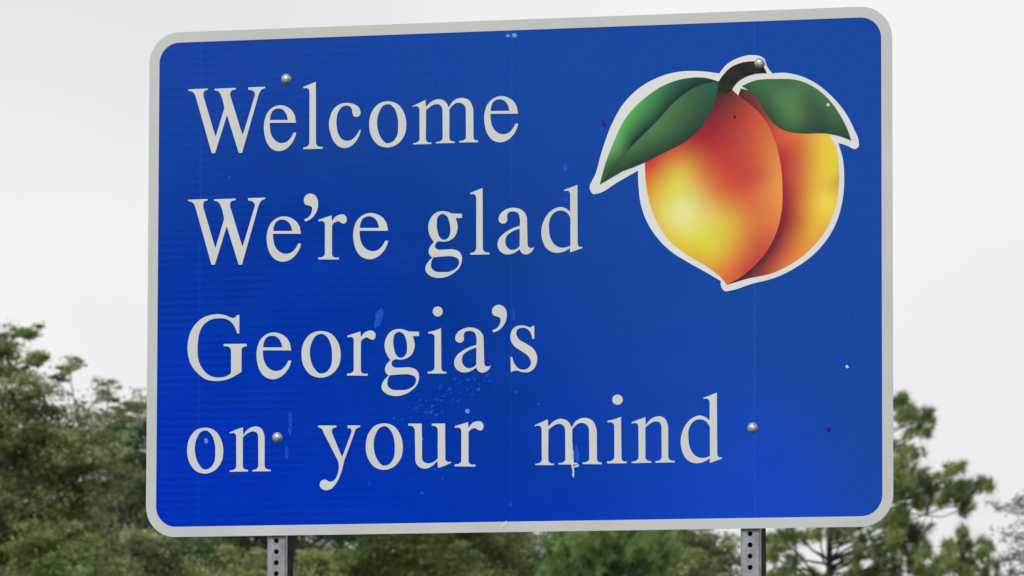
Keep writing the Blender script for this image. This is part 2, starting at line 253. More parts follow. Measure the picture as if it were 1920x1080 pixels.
    ('e', '385.4,719.1 315.2,721.0 315.2,717.4 315.3,714.7 315.5,712.1 315.7,709.4 316.0,706.9 316.4,704.3 316.8,701.7 317.4,699.1 318.2,696.6 319.1,694.1 320.2,691.6 321.4,689.1 322.8,686.7 324.4,684.4 326.2,682.3 328.4,680.2 330.9,678.2 333.5,676.4 336.3,674.7 339.2,673.4 342.2,672.5 344.9,672.1 347.9,671.9 350.9,671.9 353.8,672.3 356.7,672.9 359.3,673.7 362.0,675.0 364.5,676.8 366.8,678.8 369.0,680.9 371.0,683.0 372.6,685.0 374.1,687.1 375.5,689.3 376.7,691.6 377.9,693.9 378.8,695.6 385.9,695.4 385.6,694.1 385.0,691.7 384.3,689.3 383.6,686.9 382.7,684.7 381.4,681.8 379.9,678.9 378.3,676.2 376.4,673.5 374.5,670.9 372.3,668.5 370.3,666.4 368.2,664.4 365.9,662.5 363.5,660.7 361.1,659.0 358.5,657.6 355.7,656.4 352.6,655.2 349.5,654.3 346.3,653.6 343.2,653.2 340.1,653.1 337.0,653.4 333.8,654.0 330.5,654.8 327.4,656.0 324.4,657.3 321.7,658.8 318.9,660.8 316.3,663.2 313.9,665.8 311.6,668.7 309.6,671.7 307.8,674.6 306.0,678.1 304.5,681.9 303.2,685.7 302.2,689.7 301.4,693.6 300.7,697.6 300.3,700.0 300.0,702.4 299.8,704.9 299.6,707.3 299.5,709.7 299.5,712.1 299.6,714.9 299.8,717.7 300.1,720.5 300.5,723.2 301.1,725.9 301.8,728.6 302.5,731.1 303.2,733.6 304.1,736.0 305.1,738.4 306.2,740.7 307.5,742.9 309.0,745.1 310.7,747.3 312.6,749.3 314.6,751.3 316.7,753.1 319.0,754.8 321.1,756.1 323.4,757.3 325.7,758.4 328.1,759.3 330.5,760.1 333.2,760.8 335.9,761.3 338.8,761.6 341.6,761.8 344.3,761.7 347.1,761.4 349.8,761.0 352.6,760.3 355.3,759.5 358.0,758.6 360.5,757.5 363.1,756.2 365.6,754.8 368.0,753.2 370.3,751.5 372.4,749.7 374.4,747.8 376.1,745.8 377.6,743.7 378.9,741.4 380.2,739.1 381.4,736.7 382.5,734.3|315.8,727.4 316.1,731.1 316.3,733.8 316.8,736.5 317.5,739.1 318.6,742.0 319.8,744.8 321.5,747.5 323.7,749.8 326.3,751.6 329.2,753.0 332.3,753.9 335.6,754.4 338.9,754.5 342.2,754.0 344.9,753.3 347.5,752.2 349.9,750.9 352.1,749.3 354.4,747.3 356.4,745.0 358.1,742.5 359.5,740.0 360.6,737.6 361.5,735.1 362.2,732.5 362.7,730.0 363.4,726.3'),
    ('’', '408.2,814.8 405.8,814.5 403.3,813.9 400.8,812.9 398.6,811.6 396.7,810.1 395.0,808.0 393.6,805.5 392.6,802.8 392.2,800.2 392.3,797.4 393.0,794.4 394.1,791.7 395.7,789.6 397.5,788.4 399.9,787.6 402.7,786.8 405.3,785.9 407.8,784.9 410.4,783.8 412.5,782.2 413.4,779.2 413.2,776.0 412.7,772.9 412.1,770.4 411.2,767.8 410.0,765.3 408.6,763.0 407.0,761.0 405.0,759.0 402.7,757.4 400.3,756.0 397.7,754.8 394.9,753.7 393.2,753.0 396.2,748.2 398.3,748.8 401.1,749.8 403.8,750.8 406.4,752.0 408.9,753.3 411.2,754.8 413.5,756.7 415.8,758.8 417.9,761.2 419.8,763.7 421.5,766.3 423.0,769.0 424.4,771.9 425.6,774.9 426.5,778.0 427.3,781.2 427.7,784.4 428.0,787.6 428.0,790.3 427.9,793.1 427.6,795.9 427.0,798.5 426.2,801.1 425.0,803.7 423.5,806.2 421.8,808.5 419.8,810.4 417.8,811.8 415.5,813.0 413.0,814.0 410.6,814.6'),
    ('r', '429.4,751.7 431.6,752.3 434.5,753.1 437.4,753.8 440.3,754.6 443.2,755.4 446.5,756.3 449.8,757.3 453.2,758.3 456.5,759.3 459.8,760.2 461.8,760.8 463.0,747.3 465.6,750.2 467.1,752.4 468.7,754.5 470.4,756.4 472.3,757.9 474.7,759.4 477.3,760.6 480.1,761.5 482.9,762.1 485.7,762.4 488.5,762.5 491.1,762.3 493.4,761.5 495.1,760.2 496.8,758.5 498.1,756.5 499.1,754.4 499.7,752.3 499.9,749.9 499.8,747.6 499.2,745.6 497.7,743.4 495.7,741.4 493.6,740.4 491.6,740.4 489.1,741.2 486.6,742.2 484.0,743.6 481.4,745.3 478.5,746.3 476.0,746.2 473.5,745.6 471.3,744.7 468.9,743.3 466.8,741.5 464.9,739.4 463.0,737.0 463.0,725.1 463.1,713.6 463.1,702.1 463.2,690.6 463.2,679.1 463.3,667.5 463.9,665.2 465.3,663.1 467.0,661.5 469.4,660.1 472.2,659.5 475.2,659.5 478.3,659.8 480.4,660.1 480.4,655.0 429.2,656.3 429.1,661.2 431.1,661.1 434.0,661.0 436.8,661.2 439.4,661.9 441.6,663.2 443.4,664.7 445.0,666.7 445.7,669.0 445.7,681.0 445.7,692.9 445.6,704.7 445.6,716.6 445.5,728.5 445.5,740.5 444.5,743.7 442.5,746.4 440.2,747.8 437.5,748.3 434.5,748.2 431.4,747.7 429.5,747.3'),
    ('e', '602.9,720.4 531.9,722.3 532.0,718.7 532.1,716.0 532.2,713.3 532.5,710.6 532.8,708.0 533.1,705.4 533.6,702.7 534.2,700.1 535.0,697.6 535.9,695.0 537.0,692.5 538.2,690.0 539.7,687.5 541.3,685.2 543.1,683.1 545.3,681.0 547.8,678.9 550.4,677.1 553.3,675.4 556.2,674.1 559.2,673.2 562.0,672.7 565.0,672.5 568.0,672.6 571.0,672.9 573.8,673.5 576.5,674.4 579.2,675.7 581.8,677.5 584.1,679.5 586.3,681.7 588.3,683.8 589.9,685.9 591.5,688.0 592.8,690.2 594.1,692.5 595.3,694.8 596.2,696.6 603.4,696.4 603.1,695.1 602.5,692.6 601.8,690.2 601.1,687.8 600.2,685.5 598.9,682.5 597.3,679.7 595.7,676.8 593.8,674.1 591.8,671.5 589.7,669.0 587.6,666.9 585.5,664.9 583.2,662.9 580.8,661.1 578.3,659.4 575.7,658.0 572.8,656.7 569.8,655.6 566.6,654.6 563.4,653.9 560.2,653.5 557.1,653.4 553.9,653.7 550.7,654.3 547.4,655.2 544.2,656.3 541.2,657.7 538.5,659.2 535.6,661.2 533.0,663.6 530.6,666.3 528.3,669.2 526.3,672.2 524.4,675.2 522.6,678.8 521.1,682.6 519.8,686.5 518.8,690.5 518.0,694.6 517.3,698.6 516.9,701.0 516.6,703.5 516.3,706.0 516.1,708.5 516.0,710.9 516.0,713.4 516.1,716.2 516.4,719.0 516.7,721.8 517.1,724.6 517.7,727.4 518.3,730.1 519.0,732.6 519.8,735.1 520.7,737.6 521.7,740.0 522.8,742.4 524.1,744.6 525.7,746.8 527.4,749.1 529.3,751.2 531.3,753.2 533.5,755.0 535.8,756.7 537.9,758.0 540.2,759.3 542.5,760.4 545.0,761.3 547.4,762.1 550.1,762.8 552.9,763.3 555.8,763.7 558.6,763.8 561.4,763.7 564.2,763.5 567.0,763.0 569.8,762.3 572.5,761.5 575.2,760.5 577.8,759.5 580.3,758.2 582.9,756.7 585.3,755.1 587.6,753.4 589.8,751.6 591.8,749.6 593.5,747.6 595.0,745.5 596.4,743.2 597.6,740.8 598.8,738.3 599.9,735.9|532.6,728.9 532.8,732.7 533.1,735.4 533.6,738.1 534.3,740.8 535.4,743.7 536.6,746.6 538.3,749.3 540.5,751.6 543.1,753.4 546.1,754.8 549.3,755.8 552.5,756.3 555.9,756.3 559.3,755.9 561.9,755.2 564.6,754.1 567.0,752.7 569.3,751.1 571.5,749.1 573.5,746.7 575.3,744.2 576.7,741.6 577.9,739.2 578.7,736.7 579.4,734.1 580.0,731.5 580.7,727.8'),
    ('g', '760.5,757.2 786.1,755.8 786.1,745.7 770.9,746.1 772.0,742.4 772.8,739.9 773.5,737.4 774.1,734.9 774.7,732.4 775.2,729.9 775.5,727.4 775.7,724.9 775.6,722.4 775.3,719.9 774.9,717.4 774.3,715.0 773.6,712.6 772.6,710.0 771.4,707.4 770.1,704.9 768.5,702.5 766.8,700.4 764.8,698.6 762.6,696.9 760.2,695.4 757.7,694.1 755.1,693.0 752.5,692.1 749.7,691.4 746.9,691.0 744.0,690.7 741.2,690.5 738.4,690.6 735.4,691.2 732.3,691.7 729.3,691.9 726.5,691.2 724.2,689.7 722.0,687.8 720.5,685.6 719.8,683.1 719.5,680.4 720.1,677.8 721.5,675.9 723.4,674.3 725.4,673.0 727.9,672.0 730.5,671.5 733.3,671.4 736.0,671.5 738.7,671.7 741.3,671.6 745.7,671.6 750.2,671.7 754.7,672.0 759.1,672.1 763.3,671.8 767.4,671.0 769.9,670.2 772.4,669.4 774.9,668.5 777.1,667.3 779.1,666.0 780.9,664.2 782.6,662.0 784.0,659.6 785.2,657.1 786.1,654.7 786.5,652.4 786.7,650.1 786.6,647.6 786.4,645.2 786.0,642.7 785.4,640.4 784.7,637.8 783.8,635.3 782.8,632.8 781.5,630.4 780.1,628.1 778.6,626.0 776.8,624.1 774.8,622.2 772.7,620.4 770.5,618.7 768.3,617.0 766.1,615.5 763.9,614.0 761.5,612.6 759.2,611.3 756.7,610.1 754.3,609.1 751.5,608.0 748.7,607.1 745.8,606.3 742.9,605.6 739.9,605.1 737.0,604.7 734.1,604.5 731.2,604.5 728.3,604.6 725.4,604.8 722.5,605.2 719.7,605.8 717.1,606.5 714.4,607.3 711.7,608.3 709.2,609.5 706.9,610.8 704.7,612.3 702.5,614.2 700.4,616.4 698.6,618.8 697.1,621.2 696.2,623.6 696.0,626.0 696.1,628.6 696.6,631.2 697.3,633.7 698.2,636.3 699.6,638.8 701.2,641.2 703.0,643.5 704.9,645.7 706.9,647.9 708.6,649.6 710.5,651.3 713.2,653.7 710.1,656.1 708.1,657.9 706.5,659.7 705.3,661.7 704.4,664.2 704.0,667.0 704.0,669.7 704.5,672.2 705.4,674.8 706.6,677.3 708.0,679.7 709.4,681.9 711.0,683.8 712.8,685.8 714.7,687.6 717.2,690.1 715.0,692.9 713.4,695.1 711.8,697.3 710.4,699.5 709.1,701.8 707.9,704.1 706.8,706.5 705.9,709.0 705.1,711.5 704.4,714.0 703.8,716.5 703.4,719.0 703.1,721.5 702.9,724.0 702.8,726.5 702.9,729.0 703.2,731.4 703.6,733.9 704.2,736.3 704.9,738.7 705.8,741.1 706.7,743.3 707.8,745.6 709.1,747.8 710.4,749.9 711.9,751.9 713.5,753.8 715.3,755.5 717.2,757.0 719.2,758.5 721.4,759.8 723.6,760.9 725.9,761.8 728.7,762.6 731.7,763.1 734.7,763.4 737.7,763.5 740.6,763.4 743.6,763.0 746.6,762.4 749.5,761.7 752.2,760.8 754.9,759.7 757.6,758.5|723.6,734.9 723.8,737.8 724.0,741.0 724.4,744.1 725.2,747.2 726.4,749.9 728.2,752.2 730.1,753.9 732.5,755.4 735.0,756.5 737.6,757.0 740.5,756.5 743.3,755.3 746.0,753.6 748.3,751.7 750.2,749.5 751.7,746.9 752.9,744.1 753.8,741.2 754.7,738.4 755.6,735.7 756.2,732.8 756.7,729.9 757.1,727.0 757.4,724.1 757.5,721.2 757.5,718.3 757.5,715.4 757.4,712.4 757.1,709.4 756.4,706.5 755.2,703.9 753.9,701.8 752.3,699.6 750.4,697.7 748.3,696.3 745.6,695.3 742.7,694.8 739.9,694.9 737.1,696.0 734.6,697.8 732.3,700.1 730.5,702.4 729.0,704.7 727.9,707.4 727.1,710.1 726.5,712.8 725.9,715.5 725.1,718.7 724.5,721.9 723.9,725.1 723.6,728.4 723.5,731.6|715.4,653.8 719.8,654.2 723.6,654.6 727.5,654.9 731.3,655.1 735.2,655.3 739.1,655.4 743.5,655.6 748.0,655.8 752.5,656.0 757.0,655.9 761.5,655.4 765.8,654.3 768.8,653.2 772.0,652.1 775.0,650.5 777.3,648.3 778.6,645.8 779.4,643.0 779.7,640.3 779.4,637.7 778.5,635.0 777.2,632.6 775.7,630.3 774.0,628.2 772.1,626.3 769.8,624.6 767.3,623.1 764.7,621.9 762.0,620.8 759.4,619.9 755.8,618.9 752.1,618.3 748.4,618.1 744.5,618.0 740.8,618.1 737.1,618.3 734.1,618.3 731.0,618.4 727.8,618.6 724.7,619.0 721.7,619.7 719.0,621.0 716.6,622.5 714.3,624.4 712.3,626.6 710.8,629.0 710.0,631.7 709.7,634.5 709.8,637.4 710.1,640.1 710.6,642.9 711.5,645.6 712.6,648.3 713.8,650.8'),
    ('l', '806.5,805.1 808.5,805.7 811.0,806.6 813.5,807.5 816.0,808.4 818.6,809.2 821.9,810.4 825.1,811.6 828.4,812.7 831.7,813.9 834.9,815.1 836.8,815.8 837.0,793.2 837.2,769.2 837.3,745.2 837.5,721.2 837.6,697.2 837.8,673.1 838.2,670.3 839.3,667.5 840.9,665.2 843.1,663.5 845.8,662.5 848.9,661.9 852.1,661.7 854.4,661.7 854.4,657.3 807.1,657.9 807.1,661.9 809.6,662.2 812.9,662.7 815.9,663.7 818.3,665.5 820.0,667.5 821.3,670.0 821.9,672.6 821.8,692.4 821.7,712.0 821.7,731.7 821.6,751.3 821.5,771.0 821.4,790.6 821.2,793.8 820.5,797.0 819.0,799.7 816.9,801.1 814.4,801.8 811.6,801.9 808.5,801.8 806.6,801.6'),
    ('a', '876.9,743.1 877.4,745.8 878.3,748.4 879.6,750.9 881.0,753.1 882.5,754.9 884.3,756.6 886.2,758.2 888.3,759.6 890.5,760.9 892.7,762.0 895.7,763.4 898.8,764.5 902.0,765.4 905.3,766.1 908.7,766.5 911.9,766.6 914.8,766.5 917.7,766.3 920.7,765.8 923.6,765.1 926.4,764.2 929.0,763.1 931.4,761.8 933.8,760.3 936.1,758.5 938.2,756.7 940.1,754.6 941.7,752.5 943.2,750.1 944.4,747.5 945.4,744.8 946.1,742.0 946.4,739.2 946.6,729.7 946.9,720.2 947.2,710.7 947.4,701.2 947.7,691.8 947.9,682.3 948.0,679.6 948.2,676.9 948.9,674.2 950.4,672.0 952.7,670.6 955.5,669.7 958.2,669.5 960.5,670.1 962.6,671.3 964.6,673.0 965.2,674.5 964.2,672.8 963.6,670.1 962.7,667.5 961.6,665.5 960.3,663.5 958.8,661.7 957.1,660.0 955.4,658.6 953.0,657.2 950.4,656.0 947.7,655.2 945.0,654.9 942.4,655.1 939.6,655.7 937.0,656.8 934.7,658.1 933.0,659.8 931.5,661.8 930.1,664.2 928.3,667.9 925.1,665.3 922.9,663.6 920.7,662.1 918.3,660.7 915.9,659.5 913.4,658.5 910.8,657.7 908.2,657.0 905.5,656.5 903.0,656.2 900.4,656.1 897.8,656.1 895.2,656.3 892.8,656.8 890.5,657.6 888.2,658.6 885.9,659.9 883.8,661.4 881.9,663.0 880.2,664.7 878.7,666.6 877.4,668.7 876.2,670.9 875.3,673.3 874.6,675.7 874.3,678.0 874.2,680.7 874.4,683.4 874.9,686.1 875.5,688.5 876.4,690.8 877.5,693.1 878.8,695.2 880.1,697.3 881.9,699.4 883.8,701.3 886.0,703.2 888.3,705.0 890.6,706.7 893.0,708.3 896.0,710.3 899.1,712.1 902.4,713.8 905.7,715.4 909.1,716.8 912.5,718.2 915.0,719.1 917.5,720.0 920.1,720.8 922.8,721.6 925.4,722.3 928.7,723.2 929.1,726.8 929.3,729.9 929.5,733.0 929.5,736.0 929.2,739.0 928.7,742.0 928.1,744.6 927.4,747.2 926.5,749.8 925.3,752.3 923.5,754.3 921.2,755.8 918.6,756.9 915.8,757.6 913.1,758.0 910.4,758.0 907.6,757.9 904.8,757.3 902.3,756.4 900.2,754.8 898.8,752.5 898.0,749.8 897.4,747.0 897.4,744.2 897.9,741.4 898.2,738.8 897.9,736.6 897.0,734.7 895.5,732.7 893.8,731.1 892.0,730.0 889.4,729.5 886.6,729.6 883.9,730.2 881.6,731.5 879.4,733.2 877.9,735.2 877.0,737.6 876.8,740.4|928.8,716.8 928.9,675.0 926.5,672.8 924.3,671.0 922.0,669.3 919.5,667.9 916.9,667.0 914.1,666.5 911.1,666.4 908.1,666.6 905.3,667.3 902.6,668.8 900.0,670.9 897.8,673.3 896.0,675.8 894.9,678.2 894.1,680.7 893.6,683.3 893.3,685.8 893.2,688.5 893.5,691.2 894.0,693.9 894.8,696.5 896.0,698.9 897.7,701.2 899.8,703.3 902.2,705.2 904.7,706.8 907.2,708.4 910.3,710.2 913.6,711.7 917.0,713.1 920.4,714.3 924.0,715.4'),
    ('d', '1037.5,805.5 1039.4,806.1 1041.8,806.9 1044.3,807.7 1046.8,808.5 1049.2,809.3 1051.7,810.1 1055.0,811.2 1058.2,812.4 1061.5,813.5 1064.8,814.6 1068.0,815.8 1069.9,816.5 1070.1,794.2 1070.2,770.5 1070.4,746.8 1070.5,723.2 1070.7,699.5 1070.8,675.7 1071.9,672.6 1074.1,670.1 1076.9,669.1 1080.2,669.2 1082.4,669.5 1082.4,666.3 1080.2,665.7 1077.4,664.8 1074.5,663.9 1071.7,663.0 1068.9,662.1 1066.3,661.2 1063.7,660.3 1061.0,659.4 1058.4,658.5 1056.0,657.6 1052.4,657.7 1052.7,667.3 1049.1,665.3 1047.0,664.0 1044.9,662.8 1042.7,661.7 1040.0,660.5 1037.2,659.4 1034.3,658.5 1031.4,657.8 1028.5,657.3 1025.6,656.9 1022.8,656.8 1019.9,656.8 1016.9,657.0 1014.1,657.4 1011.3,658.0 1008.6,658.8 1005.9,660.0 1003.2,661.4 1000.6,663.1 998.1,664.9 995.8,666.9 993.7,669.0 991.8,671.4 990.2,674.1 988.7,676.9 987.4,679.8 986.2,682.8 985.2,685.8 984.0,689.5 983.1,693.3 982.5,697.1 982.0,701.0 981.8,704.9 981.9,708.7 982.1,712.2 982.5,715.7 983.1,719.2 984.0,722.7 984.9,726.1 986.1,729.4 987.3,732.4 988.7,735.5 990.2,738.5 991.9,741.4 993.7,744.1 995.7,746.8 997.8,749.3 1000.1,751.7 1002.6,754.0 1005.1,756.2 1007.8,758.1 1010.6,759.8 1013.3,761.1 1016.0,762.4 1018.9,763.5 1021.8,764.4 1024.7,764.9 1027.6,765.1 1030.1,764.9 1032.7,764.5 1035.3,763.9 1037.8,763.1 1040.2,762.1 1042.5,760.9 1044.6,759.4 1046.7,757.8 1048.8,756.0 1052.2,753.4 1052.5,761.5 1052.5,768.3 1052.4,775.0 1052.4,781.7 1052.4,788.5 1052.4,795.3 1051.8,797.8 1050.4,800.1 1048.7,802.0 1046.1,803.2 1043.0,803.5 1039.7,803.1 1037.5,802.7|1053.0,738.6 1053.2,672.5 1050.3,671.4 1048.0,670.6 1045.7,669.9 1043.3,669.3 1040.8,668.9 1038.2,668.6 1035.5,668.4 1032.8,668.4 1030.2,668.6 1027.6,669.1 1024.7,670.1 1021.8,671.4 1019.1,672.9 1016.5,674.7 1014.1,676.7 1011.9,679.0 1009.9,681.5 1008.1,684.3 1006.5,687.2 1005.2,690.2 1004.0,693.1 1002.8,696.5 1002.0,700.1 1001.4,703.7 1001.0,707.3 1000.8,710.9 1000.6,714.5 1000.4,717.7 1000.3,720.9 1000.3,724.2 1000.5,727.4 1000.9,730.6 1001.6,733.7 1002.5,736.4 1003.5,739.0 1004.6,741.7 1006.0,744.2 1007.6,746.6 1009.4,748.7 1011.6,750.5 1013.9,752.3 1016.4,753.8 1019.1,755.0 1021.8,755.9 1024.7,756.5 1027.7,756.7 1030.7,756.7 1033.8,756.3 1036.6,755.5 1039.4,754.3 1042.1,752.7 1044.6,750.8 1046.8,748.7 1048.7,746.4 1050.2,744.0 1051.6,741.4'),
    ('G', '225.8,528.0 231.8,528.2 231.9,484.0 227.0,484.1 226.2,486.4 225.2,489.4 224.1,492.3 222.9,495.3 221.5,498.1 219.9,500.8 218.3,503.2 216.6,505.7 214.8,508.0 212.8,510.2 210.7,512.3 208.4,514.2 205.9,515.8 203.2,517.2 200.4,518.5 197.5,519.6 194.6,520.4 192.0,521.0 189.3,521.3 186.6,521.5 183.9,521.6 181.3,521.5 178.6,521.5 175.6,521.3 172.5,521.1 169.4,520.7 166.3,520.2 163.4,519.5 160.5,518.6 157.3,517.4 154.3,515.9 151.3,514.2 148.4,512.4 145.8,510.3 143.3,508.1 140.8,505.4 138.6,502.3 136.7,499.1 134.9,495.7 133.4,492.3 132.0,488.9 130.7,485.1 129.8,481.2 129.0,477.2 128.5,473.2 128.0,469.2 127.6,465.3 127.3,461.7 127.0,458.1 126.9,454.6 126.8,451.0 126.9,447.4 127.0,443.8 127.2,439.8 127.4,435.8 127.7,431.8 128.2,427.8 129.0,423.9 130.0,420.0 131.3,416.6 132.7,413.2 134.4,409.8 136.2,406.5 138.2,403.3 140.4,400.3 142.3,397.8 144.4,395.4 146.7,393.1 149.0,390.9 151.5,388.8 154.1,387.0 156.6,385.5 159.1,384.1 161.8,382.8 164.6,381.7 167.4,380.8 170.2,380.1 173.1,379.6 176.2,379.3 179.3,379.2 182.3,379.2 185.4,379.4 188.4,379.7 191.2,380.0 194.0,380.4 196.7,381.0 199.5,381.7 202.1,382.7 204.7,384.0 207.1,385.5 209.4,387.2 212.0,389.3 212.0,398.2 211.9,406.8 211.9,415.3 211.9,423.8 211.8,432.3 211.8,440.9 211.5,443.7 210.6,446.5 209.3,449.1 207.6,451.3 205.2,452.9 202.2,453.7 198.9,454.1 195.5,454.1 193.0,454.0 192.9,459.5 250.6,458.8 250.6,452.6 248.6,452.6 245.7,452.5 243.1,451.8 240.9,450.5 239.3,448.5 238.3,446.1 237.9,443.5 238.0,434.8 238.0,426.1 238.0,417.4 238.1,408.7 238.1,400.0 238.1,391.8 236.5,390.8 234.3,389.6 232.2,388.3 230.1,387.1 227.9,385.9 225.0,384.3 222.1,382.6 219.2,381.0 216.2,379.5 213.3,378.0 210.2,376.8 207.0,375.7 203.8,374.7 200.5,373.8 197.1,373.1 193.7,372.5 190.4,372.0 187.1,371.6 183.8,371.3 180.4,371.1 177.1,371.1 173.8,371.1 170.5,371.3 166.7,371.7 162.9,372.2 159.1,372.8 155.4,373.6 151.8,374.7 148.4,376.0 144.8,377.7 141.3,379.8 137.9,382.1 134.7,384.7 131.5,387.4 128.5,390.1 125.3,393.2 122.2,396.4 119.3,399.7 116.5,403.2 114.0,406.8 111.8,410.5 109.9,414.1 108.2,418.0 106.7,421.9 105.5,425.8 104.4,429.9 103.5,433.9 102.8,438.0 102.2,442.3 101.9,446.5 101.8,450.8 101.8,455.1 102.0,459.3 102.4,463.6 102.9,467.9 103.7,472.1 104.6,476.4 105.7,480.5 107.0,484.5 108.7,488.6 110.5,492.6 112.6,496.6 114.9,500.4 117.5,504.0 120.2,507.4 122.9,510.4 125.8,513.2 128.9,515.9 132.1,518.4 135.5,520.7 138.9,522.7 142.3,524.4 145.9,525.9 149.6,527.2 153.3,528.3 157.2,529.2 161.0,530.0 164.2,530.5 167.5,530.9 170.9,531.2 174.2,531.4 177.5,531.4 180.8,531.2 183.8,530.9 186.8,530.5 189.8,529.9 192.7,529.3 195.6,528.5 198.5,527.6 201.1,526.6 203.7,525.3 206.4,523.9 209.2,522.7 212.0,522.0 214.8,521.5 217.7,521.3 220.5,521.8 222.8,523.5 224.6,525.9'),
    ('e', '362.5,440.3 291.5,442.3 291.6,438.6 291.7,435.9 291.8,433.2 292.1,430.4 292.4,427.8 292.7,425.1 293.2,422.5 293.8,419.8 294.6,417.2 295.5,414.6 296.6,412.1 297.9,409.5 299.3,407.1 300.9,404.7 302.7,402.6 304.9,400.4 307.4,398.3 310.0,396.4 312.9,394.8 315.8,393.4 318.8,392.5 321.6,392.0 324.6,391.8 327.6,391.9 330.6,392.2 333.5,392.8 336.1,393.7 338.9,395.0 341.4,396.8 343.8,398.9 345.9,401.0 347.9,403.3 349.6,405.3 351.1,407.5 352.5,409.7 353.7,412.0 354.9,414.4 355.8,416.2 363.0,415.9 362.7,414.6 362.1,412.1 361.4,409.6 360.7,407.2 359.8,404.9 358.5,401.9 357.0,399.0 355.3,396.1 353.4,393.4 351.4,390.7 349.3,388.2 347.3,386.1 345.1,384.0 342.8,382.0 340.4,380.2 337.9,378.5 335.3,377.1 332.5,375.8 329.4,374.6 326.3,373.7 323.0,372.9 319.8,372.5 316.7,372.4 313.6,372.7 310.3,373.3 307.1,374.2 303.9,375.4 300.9,376.8 298.1,378.3 295.3,380.4 292.6,382.8 290.2,385.6 288.0,388.5 285.9,391.6 284.1,394.6 282.2,398.3 280.7,402.1 279.5,406.1 278.5,410.1 277.6,414.2 276.9,418.3 276.5,420.8 276.2,423.3 276.0,425.8 275.8,428.3 275.7,430.8 275.7,433.3 275.8,436.1 276.0,439.0 276.3,441.8 276.7,444.7 277.3,447.5 278.0,450.2 278.7,452.8 279.5,455.3 280.3,457.8 281.3,460.3 282.5,462.6 283.8,464.9 285.3,467.2 287.0,469.4 288.9,471.6 291.0,473.6 293.1,475.4 295.4,477.1 297.5,478.5 299.8,479.7 302.1,480.8 304.6,481.8 307.0,482.6 309.7,483.3 312.5,483.8 315.4,484.1 318.2,484.3 321.0,484.2 323.8,484.0 326.6,483.5 329.3,482.8 332.1,482.0 334.8,481.0 337.3,479.9 339.9,478.6 342.5,477.1 344.9,475.5 347.2,473.7 349.4,471.9 351.4,469.9 353.1,467.8 354.6,465.7 356.0,463.3 357.2,460.9 358.4,458.4 359.5,456.0|292.2,449.0 292.4,452.8 292.7,455.5 293.2,458.3 293.9,461.0 295.0,463.9 296.3,466.8 297.9,469.6 300.1,472.0 302.7,473.8 305.7,475.2 308.9,476.2 312.2,476.7 315.6,476.7 318.9,476.3 321.6,475.5 324.2,474.4 326.6,473.0 328.9,471.4 331.2,469.3 333.2,466.9 334.9,464.4 336.3,461.8 337.5,459.3 338.4,456.8 339.0,454.2 339.6,451.5 340.3,447.8'),
    ('o', '388.5,429.6 388.6,435.0 389.0,440.5 389.9,445.9 391.2,451.2 393.0,456.3 395.3,461.0 397.5,464.5 400.0,468.0 402.7,471.3 405.7,474.4 409.0,477.1 412.4,479.3 416.1,481.1 420.2,482.6 424.5,483.8 428.9,484.6 433.3,485.1 437.6,485.1 441.9,484.8 446.3,484.0 450.8,482.9 455.1,481.4 459.1,479.6 462.8,477.5 466.4,474.8 469.7,471.6 472.7,467.9 475.5,464.0 477.9,460.0 480.1,455.9 482.0,451.6 483.5,447.1 484.7,442.4 485.6,437.7 486.1,433.0 486.4,428.3 486.3,423.3 485.9,418.2 485.2,413.1 484.0,408.2 482.4,403.5 480.3,399.0 478.2,395.6 475.7,392.1 472.9,388.9 469.9,385.8 466.6,383.1 463.2,380.7 459.3,378.7 455.1,376.9 450.6,375.5 446.0,374.4 441.4,373.8 436.9,373.7 432.8,373.9 428.6,374.6 424.4,375.6 420.3,376.9 416.4,378.5 412.8,380.3 409.3,382.8 406.1,385.7 403.0,389.0 400.2,392.5 397.7,396.2 395.6,399.8 393.3,404.4 391.6,409.3 390.3,414.3 389.3,419.4 388.8,424.6|409.2,433.1 409.3,437.9 409.8,442.7 410.6,447.5 411.7,452.3 413.3,456.8 415.3,461.2 416.6,463.7 418.1,466.3 419.6,468.9 421.4,471.3 423.5,473.4 425.9,475.1 428.7,476.4 431.8,477.4 435.0,478.1 438.3,478.3 441.4,477.9 444.2,476.8 446.9,475.1 449.3,473.0 451.6,470.8 453.7,468.6 455.9,465.7 457.7,462.4 459.2,459.1 460.5,455.6 461.6,452.1 462.6,448.6 463.5,444.7 464.2,440.8 464.7,436.8 464.9,432.7 465.0,428.7 465.0,424.8 465.0,420.4 464.9,415.9 464.6,411.4 464.0,407.0 462.8,402.8 461.1,398.9 459.6,396.4 457.9,394.0 456.0,391.6 453.9,389.4 451.6,387.5 449.0,386.0 446.3,384.9 443.3,384.1 440.2,383.6 437.2,383.5 434.3,383.8 431.5,384.9 429.0,386.6 426.7,388.7 424.6,391.1 422.6,393.5 420.8,395.8 418.9,398.5 417.2,401.4 415.8,404.3 414.5,407.4 413.4,410.4 412.4,413.5 411.5,416.7 410.7,420.0 410.1,423.2 409.6,426.6 409.3,429.9'),
